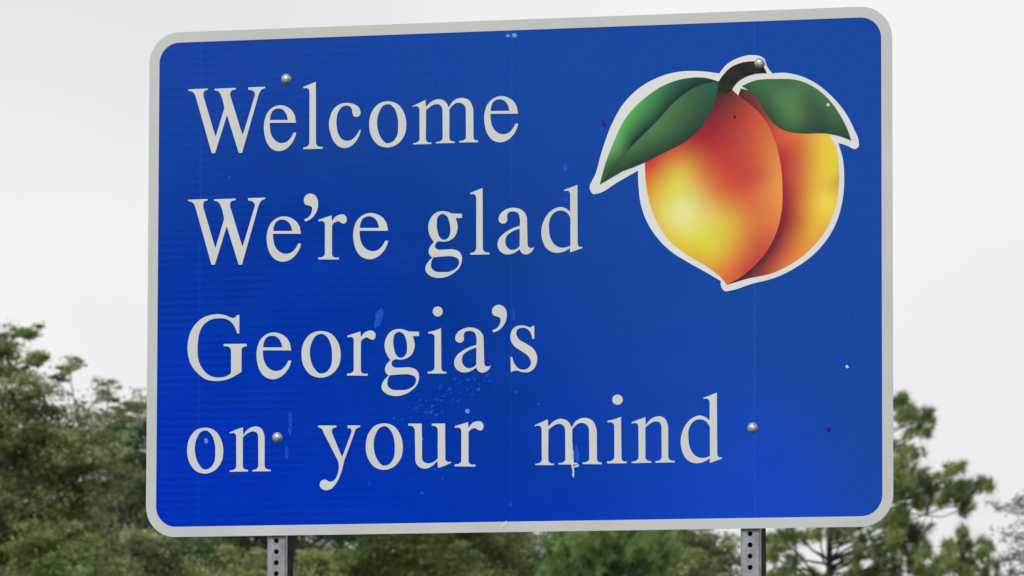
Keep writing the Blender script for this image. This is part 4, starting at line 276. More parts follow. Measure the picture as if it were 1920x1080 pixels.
    ('m', '966.6,250.2 968.6,251.0 971.3,252.1 974.0,253.2 976.6,254.4 979.3,255.5 982.7,256.9 986.2,258.4 989.6,259.9 993.0,261.4 996.5,262.9 998.5,263.8 999.5,246.7 1002.9,249.7 1005.1,252.0 1007.4,254.2 1009.8,256.2 1012.2,258.0 1014.8,259.6 1017.2,260.8 1019.6,261.9 1022.2,262.8 1024.7,263.6 1027.3,264.1 1029.8,264.3 1032.6,264.1 1035.5,263.7 1038.4,262.9 1041.2,261.9 1043.7,260.6 1046.0,259.1 1048.1,257.3 1050.1,255.3 1051.9,253.2 1053.3,250.9 1054.3,248.9 1055.2,246.7 1056.8,243.3 1059.1,246.8 1060.5,249.3 1061.9,251.7 1063.4,253.9 1065.1,255.9 1067.0,257.7 1069.0,259.2 1071.2,260.6 1073.5,261.9 1076.0,263.0 1078.4,263.9 1080.9,264.5 1083.6,265.0 1086.5,265.3 1089.3,265.3 1092.2,265.1 1094.9,264.6 1097.4,263.9 1099.9,263.0 1102.4,261.8 1104.7,260.4 1106.9,258.9 1108.7,257.2 1110.4,255.2 1111.8,253.0 1113.1,250.5 1114.2,248.0 1115.2,245.4 1116.0,243.0 1116.7,240.6 1117.3,238.1 1117.7,235.6 1118.0,233.0 1118.1,230.5 1118.2,219.9 1118.3,209.3 1118.4,198.7 1118.5,188.1 1118.6,177.5 1118.7,166.7 1119.9,163.6 1122.2,161.2 1124.9,160.1 1128.1,159.9 1130.2,160.0 1130.2,155.5 1083.6,156.8 1083.6,160.5 1085.8,160.4 1089.0,160.5 1092.1,161.0 1094.8,162.2 1097.1,163.8 1099.2,165.9 1100.1,168.5 1100.0,179.5 1099.9,190.3 1099.8,201.0 1099.7,211.8 1099.6,222.6 1099.5,233.5 1099.4,236.3 1099.0,239.3 1098.3,242.2 1097.1,244.8 1095.5,246.9 1093.5,248.9 1091.2,250.6 1088.9,252.0 1086.1,253.0 1083.1,253.6 1080.1,253.8 1077.2,253.5 1074.7,252.9 1072.2,251.8 1069.9,250.4 1067.7,248.9 1065.7,247.2 1063.7,245.3 1061.9,243.2 1060.2,241.0 1058.4,238.5 1058.4,226.5 1058.4,214.8 1058.5,203.1 1058.5,191.4 1058.5,179.7 1058.6,167.9 1059.3,165.3 1060.9,163.0 1062.8,161.2 1065.0,160.1 1067.5,159.6 1070.2,159.5 1071.9,159.6 1071.9,155.9 1025.2,156.8 1025.2,160.1 1027.0,160.0 1029.9,160.1 1032.6,160.4 1035.1,161.2 1037.4,162.4 1039.3,164.0 1041.2,166.0 1042.0,168.5 1041.8,179.4 1041.7,190.2 1041.6,201.0 1041.5,211.9 1041.4,222.7 1041.3,233.5 1041.2,236.0 1041.0,238.7 1040.5,241.3 1039.7,243.8 1038.4,246.0 1036.8,247.9 1034.7,249.6 1032.5,251.1 1030.1,252.1 1027.5,252.5 1024.8,252.4 1022.1,252.0 1019.6,251.4 1017.1,250.5 1014.8,249.3 1012.5,248.0 1010.4,246.6 1008.3,245.2 1006.3,243.9 1004.3,242.5 1002.4,241.0 1000.1,239.3 1000.0,227.1 1000.0,215.2 999.9,203.4 999.8,191.6 999.8,179.8 999.7,167.9 1000.3,165.4 1001.8,163.1 1003.6,161.2 1006.0,159.9 1008.7,159.2 1011.7,159.0 1013.7,158.9 1013.7,155.4 968.4,156.3 968.4,159.2 970.8,159.4 974.1,159.8 977.1,160.6 979.8,162.1 981.8,163.8 983.6,165.9 984.4,168.4 984.2,180.5 984.1,192.4 984.0,204.3 983.9,216.2 983.8,228.1 983.7,240.0 983.2,242.6 982.2,245.2 980.7,247.2 978.3,248.8 975.4,249.3 972.2,249.1 968.8,248.4 966.6,247.9'),
    ('i', '1144.3,257.5 1147.0,257.9 1150.5,258.5 1154.0,259.2 1157.5,259.9 1161.0,260.8 1164.5,261.8 1168.1,262.9 1171.6,264.1 1175.0,265.4 1177.2,266.2 1177.3,251.3 1177.5,234.9 1177.7,218.6 1177.9,202.3 1178.1,185.9 1178.3,169.5 1179.3,165.6 1181.8,162.4 1184.8,161.0 1188.3,160.6 1190.9,160.7 1190.9,156.7 1143.7,157.3 1143.7,161.8 1146.4,161.8 1149.9,162.1 1153.3,162.8 1156.2,164.2 1158.3,165.9 1160.3,168.0 1161.1,170.6 1161.1,183.4 1161.1,196.0 1161.0,208.6 1161.0,221.2 1160.9,233.8 1160.9,246.6 1159.1,250.0 1155.8,252.4 1153.2,253.5 1150.2,253.9 1147.1,253.9 1144.9,253.7|1181.6,306.2 1180.3,300.9 1176.7,296.7 1171.5,294.5 1165.8,294.7 1160.5,297.2 1156.9,301.5 1155.6,306.9 1156.9,312.2 1160.5,316.3 1165.7,318.6 1171.4,318.4 1176.7,315.9 1180.3,311.6'),
    ('n', '1202.7,252.5 1204.8,253.3 1207.5,254.4 1210.2,255.4 1212.9,256.4 1215.6,257.4 1218.3,258.4 1221.5,259.5 1224.6,260.5 1227.8,261.5 1231.0,262.5 1234.2,263.5 1236.2,264.1 1236.9,246.0 1239.6,248.8 1241.3,251.0 1243.0,253.1 1244.9,255.1 1246.9,256.9 1249.0,258.7 1251.4,260.3 1253.8,261.8 1256.3,263.1 1258.9,264.1 1261.5,264.8 1264.1,265.4 1266.8,265.7 1269.5,265.8 1272.0,265.5 1274.6,264.9 1277.1,263.9 1279.7,262.7 1281.9,261.2 1283.9,259.5 1285.6,257.3 1287.1,254.7 1288.3,251.8 1289.3,249.0 1290.1,246.5 1290.7,244.0 1291.2,241.4 1291.5,238.8 1291.6,236.3 1291.6,225.3 1291.6,214.3 1291.7,203.4 1291.7,192.4 1291.7,181.4 1291.8,170.4 1292.3,167.7 1293.7,165.2 1295.5,163.2 1298.2,161.6 1301.4,160.8 1305.0,160.6 1307.6,160.6 1307.6,156.7 1261.0,156.9 1261.0,160.4 1263.3,160.5 1266.5,160.8 1269.4,161.5 1271.9,162.9 1273.8,164.7 1275.4,167.0 1276.1,169.5 1276.0,181.2 1275.9,192.7 1275.8,204.2 1275.7,215.7 1275.6,227.2 1275.5,238.8 1275.3,241.8 1274.7,244.9 1273.5,247.9 1271.8,250.3 1269.7,251.8 1267.2,252.9 1264.6,253.6 1262.1,254.0 1259.3,253.9 1256.6,253.2 1254.0,252.2 1251.5,251.0 1249.1,249.8 1246.8,248.5 1244.6,247.0 1242.5,245.4 1240.5,243.7 1238.5,242.0 1236.2,239.9 1236.3,227.9 1236.3,216.3 1236.4,204.7 1236.4,193.1 1236.4,181.5 1236.5,169.9 1237.0,167.5 1238.2,165.3 1239.7,163.6 1242.1,162.1 1244.9,161.3 1247.9,161.0 1250.0,161.0 1250.1,157.0 1203.4,156.8 1203.4,160.4 1205.3,160.4 1208.1,160.6 1210.8,161.0 1213.3,161.8 1215.5,163.1 1217.5,165.0 1219.3,167.4 1220.1,170.1 1220.0,182.6 1219.9,194.9 1219.8,207.2 1219.6,219.5 1219.5,231.8 1219.4,244.3 1218.3,247.1 1216.3,249.3 1214.0,250.6 1211.2,251.0 1208.2,250.7 1205.1,250.1 1203.0,249.6'),
    ('d', '1377.1,307.0 1378.9,307.6 1381.3,308.5 1383.8,309.3 1386.2,310.1 1388.7,310.9 1391.1,311.8 1394.3,312.9 1397.6,314.1 1400.8,315.2 1404.0,316.4 1407.3,317.5 1409.2,318.2 1409.3,295.2 1409.4,270.9 1409.6,246.5 1409.7,222.1 1409.9,197.7 1410.0,173.2 1411.0,170.1 1413.2,167.5 1416.0,166.4 1419.3,166.5 1421.4,166.9 1421.5,163.5 1419.3,162.8 1416.5,161.9 1413.7,161.0 1410.9,160.1 1408.1,159.2 1405.5,158.3 1402.9,157.4 1400.3,156.4 1397.7,155.5 1395.3,154.6 1391.8,154.7 1392.0,164.6 1388.5,162.5 1386.4,161.2 1384.3,159.9 1382.1,158.8 1379.5,157.6 1376.7,156.6 1373.9,155.6 1371.0,154.9 1368.1,154.4 1365.2,154.0 1362.4,153.9 1359.5,153.9 1356.7,154.1 1353.8,154.5 1351.0,155.2 1348.4,156.0 1345.7,157.2 1343.0,158.7 1340.4,160.4 1338.0,162.3 1335.7,164.4 1333.7,166.6 1331.8,169.1 1330.1,171.8 1328.7,174.7 1327.4,177.7 1326.2,180.8 1325.2,183.9 1324.0,187.7 1323.2,191.6 1322.5,195.6 1322.1,199.6 1321.9,203.6 1321.9,207.5 1322.1,211.1 1322.5,214.7 1323.2,218.3 1324.0,221.9 1325.0,225.4 1326.1,228.8 1327.3,232.0 1328.7,235.1 1330.2,238.2 1331.8,241.1 1333.7,244.0 1335.6,246.7 1337.7,249.3 1340.0,251.8 1342.4,254.2 1345.0,256.4 1347.6,258.3 1350.4,260.1 1353.0,261.5 1355.8,262.7 1358.6,263.9 1361.5,264.7 1364.3,265.3 1367.2,265.5 1369.7,265.3 1372.2,264.9 1374.8,264.2 1377.3,263.3 1379.7,262.3 1381.9,261.1 1384.1,259.6 1386.2,257.9 1388.2,256.0 1391.5,253.4 1391.9,261.7 1391.8,268.6 1391.8,275.6 1391.8,282.5 1391.8,289.4 1391.8,296.5 1391.2,299.0 1389.9,301.4 1388.1,303.3 1385.6,304.6 1382.5,304.9 1379.2,304.5 1377.1,304.1|1392.4,238.1 1392.6,170.1 1389.7,169.0 1387.4,168.1 1385.1,167.4 1382.8,166.8 1380.2,166.4 1377.6,166.0 1375.0,165.9 1372.4,165.9 1369.7,166.1 1367.2,166.6 1364.3,167.6 1361.5,169.0 1358.7,170.6 1356.1,172.4 1353.8,174.4 1351.6,176.8 1349.6,179.5 1347.9,182.3 1346.3,185.3 1345.0,188.4 1343.8,191.4 1342.7,194.9 1341.9,198.6 1341.3,202.3 1340.9,206.0 1340.6,209.7 1340.4,213.4 1340.3,216.7 1340.2,220.0 1340.2,223.4 1340.4,226.7 1340.8,230.0 1341.5,233.2 1342.3,235.9 1343.3,238.7 1344.5,241.4 1345.8,243.9 1347.4,246.4 1349.2,248.5 1351.3,250.5 1353.6,252.2 1356.2,253.8 1358.8,255.1 1361.5,256.0 1364.3,256.5 1367.3,256.8 1370.4,256.7 1373.3,256.3 1376.1,255.5 1378.9,254.2 1381.6,252.6 1384.1,250.6 1386.3,248.4 1388.1,246.1 1389.7,243.6 1391.0,240.9'),
]
PEACH_SHAPES = {
    'outline': '1101.1,803.6 1104.4,797.4 1108.7,793.4 1113.3,793.2 1119.0,794.2 1127.7,796.3 1135.8,799.8 1143.7,804.4 1151.6,809.5 1159.5,814.7 1167.6,819.4 1175.5,823.6 1183.4,827.7 1191.3,831.9 1199.2,836.1 1207.1,840.2 1217.8,845.9 1218.0,836.0 1218.2,829.2 1218.4,822.5 1218.7,815.8 1219.1,809.2 1219.7,802.5 1220.4,795.9 1221.1,789.3 1221.9,782.8 1222.9,776.3 1224.1,769.8 1225.6,763.4 1227.4,756.7 1229.4,750.1 1231.7,743.5 1234.2,737.0 1237.0,730.5 1240.0,724.2 1243.6,717.3 1247.5,710.5 1251.7,703.8 1256.2,697.3 1260.9,690.9 1265.8,684.8 1270.6,679.2 1275.5,673.7 1280.7,668.3 1286.1,663.2 1291.6,658.2 1297.3,653.5 1303.5,648.7 1310.0,644.2 1316.8,639.9 1323.6,635.7 1330.5,631.6 1337.4,627.4 1345.0,622.9 1352.6,618.5 1360.3,614.2 1368.0,609.9 1375.7,605.5 1383.4,601.1 1390.3,597.1 1397.2,593.0 1404.1,588.9 1411.0,584.8 1418.9,580.1 1418.7,572.0 1419.9,565.8 1423.8,559.6 1429.1,555.6 1435.1,555.5 1442.4,556.9 1450.6,558.4 1458.6,560.5 1466.6,563.0 1474.6,565.7 1482.7,568.3 1490.9,570.7 1501.4,573.3 1512.1,575.5 1522.7,577.6 1533.2,579.9 1543.5,582.6 1553.5,585.8 1561.3,588.7 1569.0,591.9 1576.6,595.3 1584.2,598.9 1591.6,602.7 1598.8,606.7 1605.7,610.7 1612.6,614.9 1619.3,619.2 1625.8,623.7 1632.2,628.4 1638.4,633.3 1644.5,638.6 1650.5,644.1 1656.3,649.8 1661.8,655.8 1667.1,661.9 1672.1,668.2 1677.1,674.9 1681.7,681.9 1686.1,689.1 1690.2,696.5 1694.0,704.0 1697.4,711.5 1700.5,719.4 1703.3,727.5 1705.7,735.7 1707.8,744.0 1709.7,752.4 1711.4,760.7 1712.8,769.8 1714.0,778.9 1714.8,788.1 1715.4,797.3 1715.7,806.6 1715.7,815.8 1715.6,823.2 1715.4,830.6 1715.0,838.0 1714.4,845.4 1713.5,852.7 1712.2,860.0 1710.7,866.7 1709.0,873.4 1707.0,880.0 1704.8,886.7 1701.9,896.4 1711.7,893.3 1718.3,890.9 1725.1,888.3 1731.0,885.0 1736.4,881.8 1741.2,880.8 1746.0,882.4 1749.8,885.2 1751.2,890.8 1750.7,897.8 1749.8,903.9 1747.8,909.9 1745.2,916.0 1742.3,922.0 1739.5,928.1 1736.2,935.4 1732.7,942.6 1729.1,949.7 1725.2,956.7 1721.1,963.5 1716.8,970.2 1711.8,977.2 1706.5,984.1 1700.9,990.8 1695.1,997.4 1689.0,1003.7 1682.9,1009.9 1676.7,1015.7 1670.4,1021.3 1663.9,1026.8 1657.2,1032.1 1650.4,1037.0 1643.3,1041.5 1636.8,1045.2 1630.1,1048.7 1623.3,1051.9 1616.4,1054.8 1609.4,1057.4 1603.0,1059.5 1596.5,1061.4 1589.9,1063.0 1583.3,1064.3 1576.6,1065.3 1570.0,1065.9 1563.7,1066.1 1557.4,1065.9 1551.0,1065.6 1543.5,1065.0 1537.8,1071.9 1533.1,1078.2 1529.3,1085.2 1527.6,1092.6 1525.4,1098.9 1522.0,1102.3 1517.6,1105.2 1510.9,1108.0 1503.3,1109.5 1495.6,1110.2 1488.8,1110.3 1482.0,1109.6 1475.2,1108.4 1468.5,1106.7 1462.0,1104.7 1456.0,1102.6 1450.1,1100.1 1444.4,1097.2 1438.9,1094.0 1433.9,1090.4 1429.0,1086.0 1424.5,1081.0 1420.1,1075.7 1415.3,1069.2 1405.7,1070.9 1397.3,1072.4 1388.9,1073.8 1380.5,1075.0 1372.1,1075.9 1363.7,1076.7 1355.2,1077.2 1346.5,1077.5 1337.9,1077.7 1329.3,1077.5 1320.8,1077.0 1312.4,1076.1 1304.6,1075.0 1296.9,1073.5 1289.2,1071.8 1281.6,1069.7 1274.1,1067.5 1266.7,1064.9 1258.8,1061.8 1250.8,1058.4 1243.1,1054.6 1235.5,1050.5 1228.2,1046.1 1221.1,1041.5 1213.7,1036.0 1206.6,1030.2 1199.8,1024.1 1193.2,1017.6 1187.0,1010.9 1181.2,1003.9 1175.6,996.4 1170.4,988.5 1165.6,980.3 1161.1,971.9 1156.8,963.3 1152.6,954.8 1148.1,945.0 1144.0,935.0 1140.2,924.9 1136.6,914.6 1133.1,904.3 1129.7,894.0 1127.2,885.8 1124.8,877.5 1122.6,869.1 1120.3,860.7 1117.9,852.3 1115.4,843.9 1112.3,836.7 1108.3,829.4 1104.3,822.4 1101.2,815.6 1099.9,809.4',
    'back': '1434.2,570.3 1441.8,572.6 1449.4,574.8 1457.0,577.0 1464.6,579.1 1472.3,581.2 1479.9,583.1 1490.4,585.3 1501.0,587.1 1511.6,588.7 1522.2,590.4 1532.6,592.6 1542.8,595.4 1551.7,598.6 1560.5,602.1 1569.1,605.9 1577.6,610.0 1586.0,614.5 1594.1,619.1 1601.1,623.5 1608.0,628.1 1614.8,632.9 1621.4,638.0 1627.7,643.2 1633.9,648.7 1639.6,654.1 1645.1,659.7 1650.5,665.5 1655.6,671.5 1660.5,677.6 1665.1,683.9 1670.2,691.6 1675.0,699.6 1679.5,707.8 1683.6,716.1 1687.3,724.6 1690.6,733.2 1693.4,742.1 1695.8,751.2 1697.8,760.4 1699.4,769.7 1700.7,779.1 1701.8,788.4 1702.7,797.6 1703.3,806.9 1703.7,816.2 1703.7,825.4 1703.5,834.7 1702.8,843.9 1702.0,852.4 1701.1,861.0 1699.9,869.6 1698.3,878.0 1696.0,886.3 1693.0,894.2 1690.0,900.3 1686.5,906.3 1682.7,912.2 1678.7,918.0 1638.8,951.5 1524.5,1016.4 1467.2,1032.1 1461.5,1015.6 1468.6,1010.6 1475.5,1005.5 1482.4,1000.3 1489.1,995.0 1495.5,989.5 1501.7,983.7 1507.0,978.3 1512.1,972.9 1517.1,967.2 1521.8,961.4 1526.3,955.4 1530.4,949.3 1534.6,942.2 1538.3,934.9 1541.7,927.3 1544.9,919.6 1547.8,911.9 1550.5,904.1 1553.5,895.0 1556.1,885.7 1558.4,876.4 1560.5,867.0 1562.2,857.5 1563.8,848.1 1565.1,838.8 1566.1,829.5 1566.8,820.2 1567.4,810.9 1567.8,801.6 1567.9,792.3 1568.0,783.0 1568.0,773.7 1567.8,764.4 1567.3,755.1 1566.5,745.9 1565.2,736.7 1563.9,729.2 1562.4,721.8 1560.7,714.3 1558.7,706.9 1556.5,699.7 1553.9,692.5 1550.9,684.9 1547.6,677.3 1543.9,669.9 1540.0,662.6 1535.7,655.5 1531.2,648.6 1527.0,642.8 1522.5,637.1 1517.8,631.6 1512.9,626.2 1507.9,621.0 1502.7,615.9 1496.5,610.3 1490.1,604.8 1483.4,599.6 1476.6,594.6 1469.7,589.6 1462.8,584.7',
    'front': '1234.9,863.4 1235.1,855.0 1235.4,846.6 1235.8,838.1 1236.3,829.7 1237.0,821.3 1237.9,813.0 1239.0,805.4 1240.2,797.9 1241.5,790.3 1243.0,782.8 1244.8,775.4 1246.7,768.0 1249.3,759.3 1252.2,750.6 1255.4,742.0 1258.9,733.5 1262.8,725.2 1267.1,717.1 1271.2,710.0 1275.6,703.1 1280.3,696.2 1285.2,689.6 1290.5,683.2 1296.0,677.2 1302.1,671.3 1308.5,665.7 1315.3,660.4 1322.3,655.3 1329.3,650.3 1336.3,645.4 1344.8,639.8 1353.5,634.5 1362.4,629.5 1371.2,624.4 1379.8,619.1 1388.1,613.3 1394.2,608.9 1400.2,604.4 1406.2,599.7 1411.9,594.9 1417.5,589.9 1422.7,584.6 1426.6,579.9 1430.4,575.2 1434.2,570.3 1462.8,584.7 1469.7,589.6 1476.6,594.6 1483.4,599.6 1490.1,604.8 1496.5,610.3 1502.7,615.9 1507.9,621.0 1512.9,626.2 1517.8,631.6 1522.5,637.1 1527.0,642.8 1531.2,648.6 1535.7,655.5 1540.0,662.6 1543.9,669.9 1547.6,677.3 1550.9,684.9 1553.9,692.5 1556.5,699.7 1558.7,706.9 1560.7,714.3 1562.4,721.8 1563.9,729.2 1565.2,736.7 1566.5,745.9 1567.3,755.1 1567.8,764.4 1568.0,773.7 1568.0,783.0 1567.9,792.3 1567.8,801.6 1567.4,810.9 1566.8,820.2 1566.1,829.5 1565.1,838.8 1563.8,848.1 1562.2,857.5 1560.5,867.0 1558.4,876.4 1556.1,885.7 1553.5,895.0 1550.5,904.1 1547.8,911.9 1544.9,919.6 1541.7,927.3 1538.3,934.9 1534.6,942.2 1530.4,949.3 1526.3,955.4 1521.8,961.4 1517.1,967.2 1512.1,972.9 1507.0,978.3 1501.7,983.7 1495.5,989.5 1489.1,995.0 1482.4,1000.3 1475.5,1005.5 1468.6,1010.6 1461.5,1015.6 1445.5,1031.2 1413.3,1050.7 1387.1,987.3 1306.8,911.6',
    'leafA_up': '1125.2,816.2 1127.4,824.7 1129.6,833.0 1131.9,841.4 1134.3,849.8 1136.8,858.0 1139.5,866.3 1142.5,874.7 1145.7,883.1 1149.0,891.4 1152.4,899.7 1156.0,907.9 1159.6,916.1 1163.9,925.6 1168.2,935.1 1172.7,944.5 1177.4,953.8 1182.6,962.7 1188.4,971.2 1194.6,979.2 1201.3,986.9 1208.4,994.3 1215.9,1001.4 1223.6,1008.2 1231.5,1014.6 1239.6,1020.8 1247.8,1026.7 1256.4,1032.3 1265.1,1037.6 1274.1,1042.3 1283.3,1046.5 1291.6,1049.8 1300.1,1052.7 1308.7,1055.3 1317.4,1057.5 1326.3,1059.2 1335.1,1060.5 1342.7,1061.2 1350.4,1061.7 1358.1,1061.9 1365.8,1061.7 1373.5,1061.1 1381.1,1060.1 1387.5,1058.7 1393.8,1057.0 1400.2,1055.1 1406.4,1052.9 1412.7,1050.7 1405.3,1050.0 1398.0,1049.2 1390.8,1048.3 1383.6,1047.1 1376.5,1045.6 1369.7,1043.7 1360.4,1040.3 1351.5,1036.1 1342.8,1031.2 1334.3,1025.9 1326.0,1020.4 1318.0,1014.7 1307.5,1006.3 1297.7,997.1 1288.4,987.4 1279.2,977.4 1270.0,967.4 1260.6,957.8 1250.0,947.8 1239.3,938.1 1228.5,928.3 1217.8,918.5 1207.4,908.5 1197.3,898.1 1189.2,889.4 1181.4,880.4 1173.7,871.3 1166.1,862.1 1158.6,852.8 1151.2,843.5',
    'leafA_lo': '1125.2,816.2 1130.5,821.6 1135.7,827.1 1140.9,832.5 1146.1,838.0 1151.2,843.5 1159.1,852.5 1166.7,861.6 1174.2,870.9 1181.7,880.2 1189.3,889.3 1197.3,898.1 1207.4,908.5 1217.8,918.5 1228.5,928.3 1239.3,938.1 1250.0,947.8 1260.6,957.8 1270.0,967.4 1279.2,977.4 1288.4,987.4 1297.7,997.1 1307.5,1006.3 1318.0,1014.7 1326.0,1020.4 1334.3,1025.9 1342.8,1031.2 1351.5,1036.1 1360.4,1040.3 1369.7,1043.7 1376.5,1045.6 1383.6,1047.1 1390.8,1048.3 1398.0,1049.2 1405.3,1050.0 1412.7,1050.7 1412.2,1043.6 1411.6,1036.5 1410.9,1029.5 1410.0,1022.6 1408.7,1015.7 1407.1,1009.0 1404.7,1001.3 1401.9,993.7 1398.7,986.3 1395.1,979.0 1391.2,971.9 1387.1,965.0 1383.0,958.6 1378.6,952.4 1374.0,946.3 1369.1,940.4 1363.9,934.8 1358.5,929.6 1353.3,925.0 1347.8,920.7 1342.0,916.7 1336.1,912.8 1330.1,909.1 1324.1,905.5 1316.7,901.5 1309.1,897.9 1301.4,894.5 1293.6,891.2 1285.8,887.9 1278.1,884.5 1271.4,881.4 1264.7,878.3 1258.0,875.1 1251.3,872.1 1244.6,869.0 1237.8,866.1 1228.3,862.4 1218.8,858.8 1209.2,855.3 1199.5,852.0 1189.8,848.7 1180.1,845.5',
    'leafB': '1470.1,1037.6 1476.3,1040.4 1482.5,1043.0 1488.8,1045.5 1495.1,1047.7 1501.5,1049.4 1509.8,1051.0 1518.3,1051.8 1527.0,1052.1 1535.7,1052.1 1544.3,1051.9 1553.0,1051.6 1561.6,1051.5 1570.3,1051.3 1578.9,1051.0 1587.6,1050.2 1596.0,1049.0 1604.3,1047.2 1611.3,1045.0 1618.1,1042.5 1624.9,1039.6 1631.6,1036.4 1638.0,1032.9 1644.3,1029.2 1650.5,1025.0 1656.5,1020.6 1662.3,1015.8 1667.9,1010.8 1673.3,1005.6 1678.5,1000.3 1683.9,994.1 1689.0,987.8 1693.8,981.1 1698.4,974.3 1702.8,967.4 1707.0,960.5 1710.9,953.9 1714.5,947.2 1718.0,940.4 1721.2,933.5 1724.2,926.6 1726.6,920.4 1728.7,914.1 1730.8,907.7 1732.8,901.3 1726.6,904.0 1720.4,906.6 1714.1,909.1 1707.9,911.4 1701.5,913.4 1694.8,915.2 1688.0,916.7 1681.1,918.0 1674.2,919.1 1667.3,920.0 1658.8,920.8 1650.3,921.0 1641.7,920.9 1633.2,920.9 1624.6,921.0 1616.1,921.6 1609.3,922.3 1602.5,922.9 1595.7,923.7 1589.0,924.8 1582.5,926.3 1576.1,928.4 1570.0,931.1 1564.0,934.2 1558.2,937.8 1552.7,941.8 1547.5,946.0 1542.2,951.5 1537.4,957.6 1533.1,964.1 1528.9,970.8 1524.6,977.4 1520.8,983.5 1517.2,990.0 1513.7,996.4 1510.1,1002.8 1506.2,1008.8 1501.6,1014.3 1496.1,1019.6 1490.0,1024.5 1483.6,1029.1 1476.9,1033.4',
    'stem': '1413.3,1049.0 1416.7,1054.2 1420.3,1059.3 1424.1,1064.2 1428.7,1069.5 1433.5,1074.5 1438.6,1079.1 1444.2,1083.1 1450.8,1086.6 1457.9,1089.4 1465.3,1091.6 1472.8,1093.3 1480.0,1094.5 1487.4,1095.1 1494.9,1095.2 1502.4,1095.1 1510.0,1094.8 1514.1,1091.2 1518.0,1087.4 1521.5,1083.3 1524.8,1078.0 1527.6,1072.2 1530.1,1066.3 1522.8,1066.6 1515.6,1066.7 1508.5,1066.4 1501.5,1065.6 1494.4,1064.2 1487.4,1062.3 1480.5,1060.0 1474.0,1057.0 1467.9,1053.7 1462.1,1049.8 1456.9,1045.3 1452.6,1040.3 1448.9,1034.8 1445.5,1029.0 1439.3,1024.6 1432.9,1022.1 1426.6,1022.5 1420.0,1024.9 1413.3,1028.3',
}
